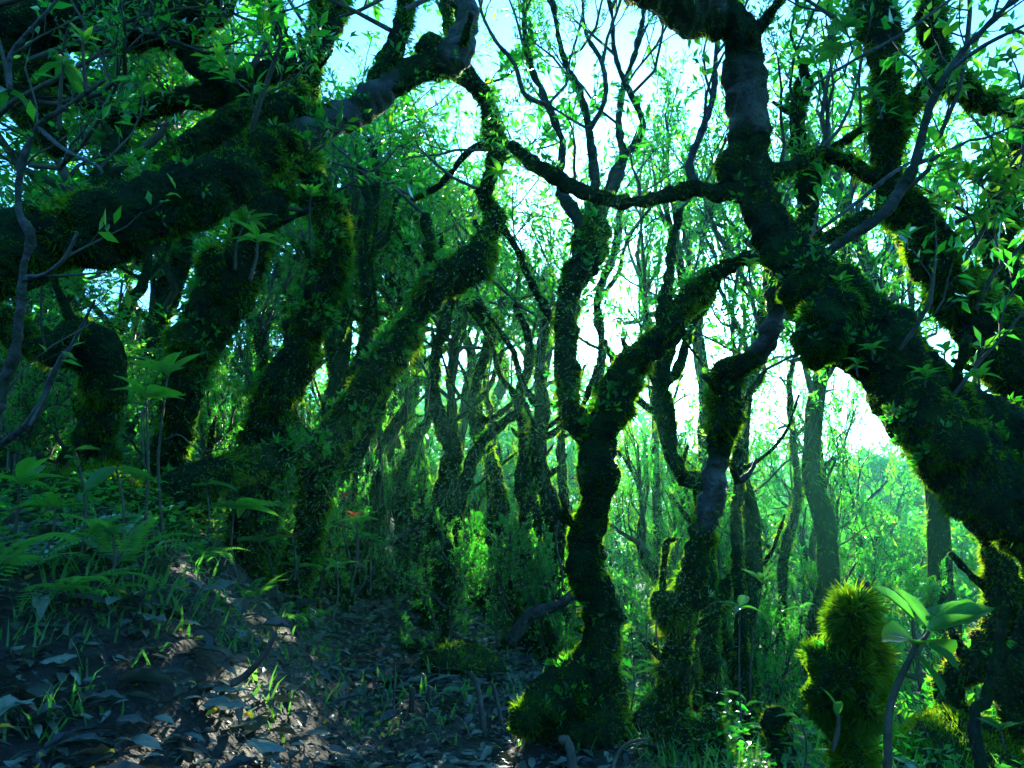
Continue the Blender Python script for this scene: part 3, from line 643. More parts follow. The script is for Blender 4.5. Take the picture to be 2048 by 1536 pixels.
build_tree('overhanging_tree', 'dark mossy limbs hanging over the upper left corner', 'tree', [
 dict(name='trunk', pts=[(-900, 1500, 110, 3.0), (-700, 900, 100, 3.0), (-480, 420, 90, 2.9), (-260, 160, 80, 2.8), (-60, 70, 70, 2.7), (60, 55, 66, 2.7), (170, 45, 60, 2.7), (270, 40, 66, 2.7), (350, 40, 60, 2.7), (420, 5, 48, 2.7), (470, -80, 40, 2.7)], hair=9, hang=.6),
 dict(name='branch', pts=[(345, 50, 34, 2.75), (372, 90, 30, 2.75), (400, 135, 27, 2.75), (445, 178, 36, 2.8), (400, 196, 26, 2.8), (340, 205, 24, 2.8), (290, 220, 26, 2.8), (250, 245, 20, 2.8), (210, 225, 22, 2.8), (165, 196, 18, 2.8), (120, 150, 20, 2.8), (60, 110, 26, 2.75)], hair=8),
 dict(name='branch', pts=[(445, 178, 34, 2.8), (500, 160, 30, 2.85), (560, 135, 27, 2.9), (610, 115, 22, 2.95), (650, 75, 22, 3.0), (672, 30, 24, 3.05), (690, -60, 20, 3.1)], hair=8),
 dict(name='branch', pts=[(20, 70, 50, 2.7), (50, 150, 46, 2.7), (70, 220, 40, 2.7), (110, 290, 26, 2.7), (130, 300, 12, 2.7)], hair=9, hang=.6),
 dict(name='branch', pts=[(240, 245, 15, 2.8), (250, 255, 12, 2.78), (252, 275, 7, 2.75)], hair=6),
], foliage=hero_spray([(60, 120, 2.5, .5, -.2, .2, .7), (140, 60, 2.5, .6, -.3, -.6, .6), (30, 200, 2.5, .7, -.2, -.4, .7), (200, 40, 2.6, .5, 0, -.4, .6), (-40, 260, 2.5, 1, 0, -.1, .7), (60, 330, 2.6, .8, 0, -.4, .6), (500, 140, 2.8, .2, -.1, .8, .5), (660, 40, 3.0, .7, .2, .3, .5), (-40, 20, 2.5, 1, 0, 0, .9)], levels=(5, 5), leaves=12, leaf=.033, tb=.2))

build_tree('leaning_mossy_tree', 'leaning knobbly tree with golden rim light left of the path', 'tree', [
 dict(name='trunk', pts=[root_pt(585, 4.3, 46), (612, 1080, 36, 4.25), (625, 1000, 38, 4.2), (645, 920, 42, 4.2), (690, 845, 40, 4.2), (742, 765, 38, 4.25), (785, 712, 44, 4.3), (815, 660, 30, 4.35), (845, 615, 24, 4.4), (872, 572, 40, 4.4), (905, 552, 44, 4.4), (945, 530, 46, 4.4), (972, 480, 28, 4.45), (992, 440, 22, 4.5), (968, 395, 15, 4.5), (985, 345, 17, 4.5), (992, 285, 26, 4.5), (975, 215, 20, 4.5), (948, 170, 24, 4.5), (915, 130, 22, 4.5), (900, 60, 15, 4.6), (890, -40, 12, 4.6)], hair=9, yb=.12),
 dict(name='branch', pts=[(640, 905, 26, 4.2), (700, 930, 14, 4.3), (760, 800, 18, 4.4), (805, 700, 18, 4.4), (845, 600, 20, 4.4), (862, 520, 14, 4.5), (850, 430, 10, 4.6)], hair=7, yb=.12),
 dict(name='branch', pts=[(992, 300, 14, 4.5), (960, 290, 9, 4.6), (930, 310, 7, 4.7), (880, 370, 6, 4.8), (820, 400, 6, 4.8)], hair=5),
 dict(name='branch', pts=[(985, 430, 10, 4.5), (1030, 490, 8, 4.5), (1060, 560, 9, 4.5), (1105, 640, 11, 4.5)], moss=.4, hair=5),
], foliage=hero_spray([(985, 340, 4.5, .6, 0, .2, .5), (985, 300, 4.5, -1, 0, .1, .9), (900, 60, 4.6, -.8, .1, .6, 1.0), (900, 20, 4.6, .6, .1, .7, .8), (850, 430, 4.6, -.5, 0, .8, 1.1), (830, 395, 4.8, -1, 0, .3, .9), (940, 170, 4.5, .6, 0, 0, .4), (960, 380, 4.5, -.8, 0, .5, .8)], levels=(5, 4), leaves=9, leaf=.075, tb=.35))

build_tree('dark_mossy_tree', 'broad dark mossy tree standing left of the leaning tree, on a mossy sprawling root', 'tree', [
 dict(name='trunk', pts=[root_pt(505, 3.9, 64), (520, 980, 54, 3.8), (530, 900, 50, 3.8), (548, 815, 52, 3.8), (590, 730, 50, 3.8), (618, 650, 44, 3.8), (648, 565, 44, 3.8), (663, 485, 44, 3.8), (642, 410, 38, 3.85), (615, 340, 30, 3.9), (605, 260, 26, 4.0), (620, 150, 22, 4.1), (640, 20, 18, 4.2), (650, -60, 14, 4.2)], hair=10),
 dict(name='root', pts=[(690, 860, 24, 4.1), (640, 885, 30, 3.9), (580, 905, 34, 3.6), (500, 930, 38, 3.4), (430, 950, 40, 3.25), (360, 975, 42, 3.15), (318, 1030, 42, 3.1), (302, 1090, 46, 3.05), (300, 1160, 56, 3.0), root_pt(305, 3.0, 66)], hair=8, yb=.3),
 dict(name='root', pts=[(300, 1010, 34, 3.2), (240, 1000, 46, 3.25), (180, 1040, 44, 3.3), root_pt(150, 3.4, 50)], hair=11),
 dict(name='branch', pts=[(640, 420, 18, 3.85), (600, 400, 13, 3.8), (570, 360, 10, 3.8), (560, 300, 8, 3.8)], hair=8),
], foliage=hero_spray([(615, 340, 3.9, -.6, -.3, .3, .6), (640, 400, 3.8, .8, -.3, .3, .5), (640, 100, 4.1, -.8, 0, .6, 1.0), (640, 40, 4.2, .8, .1, .5, .9), (560, 330, 3.8, -.4, -.2, .6, .5), (600, 420, 3.7, -.5, -.5, -.1, .4), (605, 250, 4.0, .9, 0, .2, .8)], levels=(5, 4), leaves=8, leaf=.07, tb=.45))

build_tree('stout_mossy_tree', 'stout dark mossy trunk slanting up behind the rosette of big leaves', 'tree', [
 dict(name='trunk', pts=[root_pt(330, 3.7, 70), (345, 900, 42, 3.5), (362, 800, 42, 3.4), (392, 705, 50, 3.4), (425, 620, 58, 3.4), (470, 545, 54, 3.45), (508, 465, 44, 3.5), (545, 400, 36, 3.6), (575, 320, 30, 3.7), (590, 200, 24, 3.8), (560, 60, 18, 3.9), (540, -40, 14, 3.9)], hair=9, hang=.5),
 dict(name='branch', pts=[(440, 600, 40, 3.4), (420, 540, 34, 3.35), (425, 500, 20, 3.3)], hair=9),
], foliage=hero_spray([(560, 60, 3.9, -.8, .1, .5, 1.1), (580, 250, 3.8, -.9, 0, .1, .7), (545, 0, 3.9, .4, .2, .6, .9)], levels=(5, 4), leaves=9, leaf=.07, tb=.4))

build_tree('arched_mossy_stem', 'arched mossy stem bending over at the left under the sweeping bough', 'tree', [
 dict(name='trunk', pts=[root_pt(195, 3.3, 44), (190, 900, 40, 3.1), (195, 830, 42, 3.0), (215, 760, 46, 2.95), (200, 700, 52, 2.9), (160, 672, 40, 2.85), (115, 700, 36, 2.8), (60, 690, 28, 2.8), (0, 640, 34, 2.8), (-80, 600, 36, 2.8)], hair=9, yb=.1, hang=.5),
 dict(name='spur', pts=[(215, 900, 10, 3.0), (180, 960, 12, 3.0), (150, 1020, 8, 3.0), root_pt(120, 3.0, 7)], hair=5, yb=.3),
])

build_tree('forked_mossy_tree', 'main tree with a swollen mossy foot, forking into two stems at centre right', 'tree', [
 dict(name='trunk', pts=[root_pt(1150, 3.0, 125), (1162, 1440, 108, 2.98), (1172, 1390, 94, 2.97), (1192, 1335, 70, 2.97), (1205, 1280, 45, 2.98), (1204, 1220, 46, 3.0), (1190, 1170, 47, 3.0), (1170, 1120, 42, 3.0), (1172, 1060, 40, 3.0), (1190, 1000, 40, 3.0), (1188, 940, 44, 3.0), (1195, 885, 42, 3.05), (1222, 825, 40, 3.05), (1240, 770, 38, 3.1), (1265, 725, 36, 3.1), (1310, 690, 34, 3.1), (1348, 645, 30, 3.15), (1388, 595, 28, 3.2), (1425, 555, 22, 3.2), (1470, 527, 11, 3.2), (1540, 500, 8, 3.2)], hair=9, yb=.12),
 dict(name='branch', pts=[(1190, 890, 30, 3.05), (1160, 850, 28, 3.1), (1138, 790, 26, 3.15), (1130, 710, 27, 3.2), (1130, 640, 26, 3.3), (1145, 575, 28, 3.4), (1172, 520, 38, 3.5), (1185, 460, 34, 3.6), (1190, 420, 22, 3.7)], hair=8, yb=.05),
 dict(name='root', pts=[(1150, 1370, 60, 2.9), (1105, 1405, 56, 2.8), (1065, 1430, 40, 2.7), (1030, 1450, 22, 2.65)], hair=8, yb=.08),
 dict(name='branch', pts=[(1325, 670, 18, 3.12), (1328, 610, 17, 3.2), (1340, 540, 11, 3.3), (1342, 500, 9, 3.4), (1360, 420, 7, 3.5)], hair=7, moss=.7),
 dict(name='branch', pts=[(1175, 470, 20, 3.55), (1145, 420, 15, 3.6), (1118, 370, 11, 3.7), (1125, 290, 8, 3.8), (1095, 210, 8, 3.9), (1062, 130, 6, 4.0), (1048, 40, 5, 4.1), (1060, -60, 4, 4.2)], hair=4, moss=.3),
 dict(name='branch', pts=[(1185, 440, 18, 3.65), (1190, 370, 12, 3.75), (1178, 260, 9, 3.9), (1160, 185, 8, 4.0), (1128, 120, 6, 4.1), (1108, 20, 5, 4.2), (1100, -60, 4, 4.3)], hair=4, moss=.3),
 dict(name='branch', pts=[(1195, 440, 18, 3.65), (1215, 400, 13, 3.75), (1246, 325, 10, 3.9), (1238, 250, 8, 4.0), (1246, 180, 7, 4.1), (1272, 100, 5, 4.2), (1290, 10, 4, 4.3), (1300, -60, 4, 4.3)], hair=4, moss=.3),
 dict(name='branch', pts=[(1215, 400, 12, 3.8), (1230, 340, 9, 3.85), (1285, 260, 8, 3.9), (1262, 190, 6, 4.0), (1230, 110, 5, 4.1), (1222, 20, 4, 4.2), (1200, -60, 3, 4.2)], hair=4, moss=.3),
 dict(name='branch', pts=[(1095, 210, 7, 3.9), (1050, 190, 6, 3.95), (1030, 130, 5, 4.0), (990, 80, 4, 4.0), (960, 20, 3, 4.1)], hair=3, moss=.2),
 dict(name='branch', pts=[(1178, 260, 7, 3.9), (1210, 200, 6, 3.9), (1205, 130, 5, 4.0), (1170, 60, 4, 4.1), (1165, -40, 3, 4.1)], hair=3, moss=.2),
], foliage=hero_spray([(1062, 130, 4.0, -.6, .1, .8, .6), (1050, 30, 4.1, .5, .1, .9, .6), (1095, 210, 3.9, .7, .1, .9, .6), (1128, 120, 4.1, .5, .2, .9, .6), (1108, 20, 4.2, -.5, 0, .9, .6), (1160, 185, 4.0, -.7, 0, .8, .5),
   (1246, 180, 4.1, .7, 0, .8, .7), (1272, 100, 4.2, .7, 0, .7, .6), (1290, 10, 4.3, -.4, 0, .9, .6), (1230, 110, 4.1, -.6, 0, .8, .6), (1262, 190, 4.0, .8, 0, .5, .7), (990, 80, 4.0, -.7, 0, .6, .5), (960, 20, 4.1, .4, 0, .8, .5),
   (1205, 130, 4.0, .6, 0, .8, .6), (1165, 0, 4.1, .3, 0, .9, .6), (1222, 20, 4.2, .6, 0, .8, .6), (1238, 250, 4.0, -.7, .1, .7, .6), (1118, 370, 3.7, -.7, 0, .6, .4), (1360, 420, 3.5, .3, 0, .9, .8), (1180, 260, 3.9, -.6, .1, .5, .5), (1540, 500, 3.2, .5, 0, .6, .35)],
   R=.010, levels=(5, 4), leaves=12, leaf=.038, ratio=.6, ang=.6, wob=.2, up=.22, asp=.3, tb=.55))

build_tree('bark_patched_tree', 'second mossy tree, its middle bare grey bark, right of the forked tree', 'tree', [
 dict(name='trunk', pts=[root_pt(1335, 2.9, 66), (1345, 1420, 44, 2.85), (1355, 1330, 30, 2.8), (1365, 1260, 28, 2.8), (1380, 1180, 30, 2.8), (1395, 1100, 28, 2.8), (1412, 1040, 24, 2.8, .3), (1430, 985, 22, 2.8, .02), (1432, 935, 20, 2.8, .02), (1440, 885, 30, 2.8), (1445, 830, 34, 2.8), (1448, 785, 38, 2.8), (1455, 748, 36, 2.8), (1490, 730, 26, 2.75), (1520, 705, 19, 2.75, .02), (1538, 665, 16, 2.7, .02), (1552, 620, 12, 2.7, .2), (1560, 540, 10, 2.65, .5)], hair=9, yb=.1),
 dict(name='burl', pts=[(1365, 1270, 22, 2.78), (1345, 1225, 38, 2.75), (1325, 1205, 38, 2.74), (1312, 1190, 18, 2.74)], hair=10, yb=.3, lump=.25),
 dict(name='branch', pts=[(1322, 1195, 9, 2.74), (1328, 1130, 7, 2.74), (1334, 1085, 8, 2.74), (1350, 1078, 6, 2.74)], hair=7, yb=.4),
 dict(name='root', pts=[(1350, 1400, 30, 2.85), (1300, 1425, 26, 2.8), (1290, 1460, 20, 2.75)], hair=8),
 dict(name='branch', pts=[(1460, 920, 10, 2.85), (1475, 960, 9, 2.9), (1500, 945, 6, 2.95), (1512, 918, 4, 3.0)], hair=3, moss=.3),
])
build_tree('diagonal_mossy_tree', 'huge dark mossy trunk leaning diagonally across the right side, hung with moss', 'tree', [
 dict(name='trunk', pts=[(2750, 1500, 190, 1.9), (2500, 1290, 180, 1.9), (2280, 1120, 165, 1.95), (2110, 1010, 150, 2.0), (1990, 925, 130, 2.05), (1900, 850, 115, 2.1), (1820, 775, 108, 2.2), (1740, 700, 98, 2.25), (1670, 620, 84, 2.3), (1615, 555, 68, 2.4), (1560, 490, 52, 2.5), (1520, 410, 42, 2.55), (1500, 320, 42, 2.6), (1494, 240, 38, 2.6, .3), (1490, 160, 38, 2.6, .3), (1488, 95, 40, 2.6, .9), (1470, 50, 42, 2.55), (1410, 20, 46, 2.5, .4), (1340, -15, 46, 2.4, .4), (1260, -60, 42, 2.3, .4), (1150, -180, 40, 2.2, .4)], hair=9, hang=.5),
 dict(name='burl', pts=[(1660, 590, 54, 2.2), (1648, 655, 66, 2.12), (1636, 705, 46, 2.1), (1630, 735, 20, 2.1)], hair=11, hang=.7, lump=.35),
 dict(name='burl', pts=[(1478, 300, 30, 2.6), (1458, 340, 32, 2.58), (1455, 365, 20, 2.58)], hair=8),
 dict(name='burl', pts=[(1800, 760, 40, 2.15), (1860, 850, 80, 2.0), (1930, 930, 92, 1.95), (2020, 1020, 86, 1.95), (2120, 1080, 76, 1.95)], hair=9, hang=.6, lump=.3),
 dict(name='branch', pts=[(1490, 385, 24, 2.55), (1440, 385, 20, 2.6), (1390, 378, 16, 2.7), (1340, 388, 16, 2.75), (1275, 404, 14, 2.8), (1215, 398, 16, 2.85), (1150, 375, 17, 2.9), (1095, 345, 17, 2.95), (1050, 312, 15, 3.0), (1020, 288, 11, 3.0)], hair=6),
 dict(name='branch', pts=[(1510, 350, 20, 2.6), (1555, 342, 22, 2.65), (1600, 325, 14, 2.7), (1640, 300, 9, 2.8)], hair=7),
 dict(name='branch', pts=[(1395, 378, 9, 2.7), (1378, 335, 9, 2.75), (1400, 270, 9, 2.85), (1425, 200, 8, 2.95), (1432, 110, 6, 3.05), (1440, 0, 5, 3.1)], hair=4, moss=.2),
 dict(name='branch', pts=[(1590, 520, 14, 2.45), (1540, 520, 9, 2.5), (1500, 515, 7, 2.6), (1440, 525, 6, 2.7)], hair=5),
], foliage=hero_spray([(1425, 200, 2.95, -.5, .1, .9, .45), (1400, 270, 2.85, .4, .1, .9, .35), (1432, 110, 3.05, .5, .1, .9, .35), (1560, 340, 2.65, .3, .3, 1, .4), (1640, 300, 2.8, .5, .2, .6, .5), (1280, 395, 2.8, .2, .1, .8, .3), (1150, 370, 2.9, -.2, .1, .8, .3),
    (1600, 500, 2.45, .5, .1, .8, .35), (1800, 700, 2.1, .5, -.3, .8, .3), (1900, 800, 2.0, .4, -.4, .8, .3)], R=.008, levels=(3, 3), leaves=6, leaf=.05, ratio=.6, up=.2))

build_tree('twisted_right_tree', 'twisted tree at upper right whose mossy stems glow yellow along the edges', 'tree', [
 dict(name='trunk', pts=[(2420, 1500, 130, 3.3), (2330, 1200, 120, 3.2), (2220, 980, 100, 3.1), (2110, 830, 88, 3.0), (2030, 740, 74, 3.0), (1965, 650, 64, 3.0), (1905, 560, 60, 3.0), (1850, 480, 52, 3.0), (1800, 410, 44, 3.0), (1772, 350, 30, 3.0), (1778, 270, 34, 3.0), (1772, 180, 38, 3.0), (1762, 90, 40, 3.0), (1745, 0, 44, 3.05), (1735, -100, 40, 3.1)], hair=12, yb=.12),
 dict(name='branch', pts=[(1790, 260, 20, 3.0), (1830, 205, 22, 3.0), (1870, 170, 28, 3.0), (1920, 175, 30, 3.0), (1970, 205, 24, 3.0), (2060, 218, 18, 3.05), (2180, 210, 18, 3.1)], hair=10, yb=.3),
 dict(name='branch', pts=[(1870, 175, 24, 3.0), (1880, 110, 24, 3.1), (1860, 50, 26, 3.1), (1870, -60, 24, 3.2)], hair=9, yb=.05),
 dict(name='branch', pts=[(1775, 370, 22, 3.0), (1720, 340, 20, 3.0), (1680, 320, 14, 3.0), (1640, 300, 10, 3.0)], hair=9, yb=.3),
 dict(name='branch', pts=[(1840, 560, 16, 2.95), (1820, 500, 14, 2.95), (1815, 470, 8, 2.95)], hair=10, yb=.4),
 dict(name='branch', pts=[(1760, 430, 16, 2.9), (1720, 440, 18, 2.9), (1680, 460, 14, 2.85), (1640, 490, 10, 2.8)], hair=7),
], foliage=hero_spray([(1860, 0, 3.2, .6, .1, .6, .9), (1760, 60, 3.0, -.8, .1, .4, .8), (1980, 200, 3.0, .5, 0, .8, .6), (1920, 160, 3.0, .2, -.1, .9, .6), (1740, 0, 3.05, .5, 0, .8, .8), (2060, 218, 3.0, .3, 0, -.7, .5), (1850, 480, 2.9, .6, -.3, .5, .6), (1950, 620, 2.9, .4, -.3, .8, .6), (1660, 310, 3.0, -.3, 0, .9, .6), (1900, 560, 2.9, .3, -.5, .5, .6), (1790, 400, 2.9, .8, -.2, .3, .6)],
    levels=(5, 4), leaves=10, leaf=.06, asp=.45, tb=.6))
build_tree('upright_mossy_stem', 'upright dark forked stem between the two big right trunks', 'tree', [
 dict(name='trunk', pts=[(1660, 640, 34, 3.3), (1630, 560, 30, 3.3), (1612, 500, 28, 3.3), (1612, 430, 24, 3.3), (1612, 360, 20, 3.3), (1598, 290, 16, 3.3), (1595, 230, 18, 3.3), (1608, 165, 16, 3.3), (1606, 130, 8, 3.3)], hair=7),
 dict(name='branch', pts=[(1620, 400, 18, 3.3), (1640, 340, 14, 3.3), (1680, 290, 12, 3.3), (1720, 262, 9, 3.3), (1790, 230, 7, 3.3)], hair=6, yb=.15),
 dict(name='branch', pts=[(1632, 340, 9, 3.3), (1650, 280, 5, 3.3), (1655, 220, 4, 3.3), (1640, 140, 3, 3.3)], moss=0),
], base=P(1660, 640, 3.3), foliage=hero_spray([(1606, 140, 3.3, -.4, 0, 1, .7), (1606, 140, 3.3, .6, 0, .7, .6), (1655, 220, 3.3, .4, 0, .8, .5), (1595, 230, 3.3, -.8, 0, .5, .5), (1720, 262, 3.3, .2, 0, .8, .5)], R=.008, levels=(4, 4), leaves=7, leaf=.06))
build_tree('bare_slender_tree', 'slender grey stem crossing diagonally at upper right', 'tree', [
 dict(name='trunk', pts=[(1640, 520, 8, 2.3), (1690, 478, 11, 2.3), (1735, 452, 13, 2.3), (1775, 420, 13, 2.3), (1805, 375, 13, 2.3), (1832, 320, 11, 2.3), (1850, 250, 10, 2.3), (1870, 190, 9, 2.3), (1920, 110, 7, 2.3), (1985, 40, 6, 2.3), (2060, -30, 5, 2.3)], moss=0.25, hair=4),
 dict(name='branch', pts=[(1825, 330, 6, 2.3), (1880, 310, 4, 2.3), (1940, 280, 3, 2.3)], moss=0),
 dict(name='branch', pts=[(1900, 140, 5, 2.3), (1970, 90, 4, 2.25), (2050, 50, 3, 2.2)], moss=0),
 dict(name='branch', pts=[(1640, 460, 3, 2.2), (1720, 400, 4, 2.2), (1780, 350, 4, 2.2), (1820, 325, 3, 2.25)], moss=0),
 dict(name='branch', pts=[(1610, 180, 2.5, 2.2), (1700, 125, 3, 2.2), (1800, 70, 3, 2.2), (1900, 0, 3, 2.2)], moss=0)],
 foliage=hero_spray([(1985, 40, 2.3, .3, 0, .8, .4), (2030, 60, 2.2, .4, 0, -.2, .3), (1920, 110, 2.3, .6, 0, .3, .35), (1940, 280, 2.3, .6, 0, .3, .25), (1870, 190, 2.3, -.3, 0, .8, .25)], R=.005, levels=(3,), leaves=8, leaf=.055, asp=.5))
build_tree('right_edge_tree', 'dark curved trunk entering at the upper right edge', 'tree', [
 dict(name='trunk', pts=[(2060, 760, 50, 3.6), (2030, 640, 42, 3.6), (2000, 540, 34, 3.6), (1992, 470, 34, 3.6), (2012, 390, 38, 3.6), (2050, 310, 42, 3.6), (2110, 200, 44, 3.6), (2150, 40, 40, 3.6)], hair=8, yb=.15)],
 foliage=hero_spray([(1995, 470, 3.6, -.7, 0, .4, .7), (2040, 330, 3.6, -.6, -.1, .6, .7), (2060, 700, 3.5, -.7, -.2, .4, .6)], levels=(4, 4), leaves=8, leaf=.065, tb=.6))
build_tree('golden_rimmed_tree', 'mossy crooked trunk at lower right with a golden left edge', 'tree', [
 dict(name='trunk', pts=[root_pt(1880, 3.0, 50), (1905, 1385, 34, 2.9), (1945, 1330, 36, 2.85), (1985, 1270, 32, 2.8), (2005, 1205, 34, 2.8), (1998, 1140, 34, 2.8), (1982, 1080, 28, 2.8), (1975, 1020, 22, 2.8), (1985, 950, 20, 2.75), (2010, 880, 20, 2.6)], hair=10, yb=.3),
 dict(name='trunk', pts=[root_pt(2060, 2.7, 90), (2060, 1400, 80, 2.7), (2065, 1300, 66, 2.75), (2090, 1200, 60, 2.8), (2120, 1050, 50, 2.8)], hair=9),
])
build_tree('dark_bare_pole_sapling', 'thin dark leaning sapling stem at the lower right corner', 'sapling', [
 dict(name='trunk', pts=[root_pt(1915, 1.9, 16), (1950, 1460, 14, 1.95), (1972, 1400, 13, 2.0), (1988, 1330, 12, 2.0), (2000, 1270, 11, 2.0), (2010, 1215, 10, 2.0)], moss=0.35, hair=4)])
build_tree('hairy_mossy_stump', 'short stump wrapped in long shaggy golden-edged moss', 'stump', [
 dict(name='trunk', pts=[root_pt(1700, 2.2, 34), (1700, 1470, 40, 2.2), (1690, 1410, 70, 2.2), (1688, 1345, 78, 2.2), (1700, 1290, 60, 2.2), (1710, 1240, 44, 2.2), (1712, 1200, 20, 2.2)], hair=16, dens=1.5, yb=.28, hang=.2, lump=.45),
 dict(name='splinter', pts=[(1712, 1210, 12, 2.2), (1728, 1185, 8, 2.2), (1735, 1165, 4, 2.2)], moss=0)])
build_tree('small_mossy_stump', 'small knee-high mossy stump left of the shaggy stump', 'stump', [
 dict(name='trunk', pts=[root_pt(1560, 2.5, 30), (1555, 1480, 30, 2.5), (1552, 1440, 28, 2.5), (1560, 1420, 16, 2.5)], hair=9, yb=.1)])
build_tree('low_mossy_stump', 'low rounded mossy stump at the foot of the bark-patched tree', 'stump', [
 dict(name='trunk', pts=[root_pt(1420, 2.7, 36), (1418, 1460, 30, 2.7), (1425, 1425, 18, 2.7)], hair=9)])

# bare thin saplings in front at left
build_tree('thin_left_sapling', 'thin grey sapling crossing the left edge in front of the bough', 'sapling', [
 dict(name='trunk', pts=[(-60, 1120, 12, 1.7), (0, 790, 14, 1.7), (30, 700, 11, 1.7), (42, 600, 10, 1.7), (46, 540, 9, 1.7), (60, 475, 9, 1.7), (38, 420, 8, 1.7), (42, 340, 7, 1.7), (75, 255, 7, 1.7), (130, 215, 5, 1.7), (210, 160, 3, 1.7)], moss=0.2, hair=4),
 dict(name='branch', pts=[(48, 555, 5, 1.7), (90, 548, 4, 1.65), (130, 515, 4, 1.65), (155, 465, 3, 1.65)], moss=0),
 dict(name='branch', pts=[(46, 560, 5, 1.7), (120, 552, 3, 1.65), (210, 545, 2, 1.6)], moss=0),
 dict(name='branch', pts=[(75, 255, 5, 1.7), (130, 300, 4, 1.65), (200, 335, 3, 1.6), (200, 352, 2, 1.6)], moss=0),
 dict(name='branch', pts=[(20, 180, 5, 1.7), (22, 110, 5, 1.7), (80, 40, 4, 1.7), (130, -20, 3, 1.7)], moss=0)],
 foliage=hero_spray([(130, 515, 1.65, .5, 0, .5, .2), (200, 335, 1.6, .4, 0, .2, .2), (75, 255, 1.7, -.3, 0, .6, .25), (42, 340, 1.7, .5, -.1, .4, .2), (25, 110, 1.7, .5, 0, .3, .3), (10, 790, 1.7, .4, 0, .3, .3)], R=.003, levels=(2,), leaves=5, leaf=.045))
build_tree('leaning_thin_stem', 'thin dark stem leaning from lower left past the bright shrub', 'sapling', [
 dict(name='trunk', pts=[(-160, 980, 9, 2.2), (0, 890, 8, 2.2), (70, 830, 8, 2.2), (110, 740, 7, 2.2), (150, 680, 5, 2.2), (190, 600, 3, 2.2)], moss=0.1, hair=3),
 dict(name='branch', pts=[(80, 815, 4, 2.2), (100, 770, 3, 2.2), (60, 850, 3, 2.1)], moss=0)])

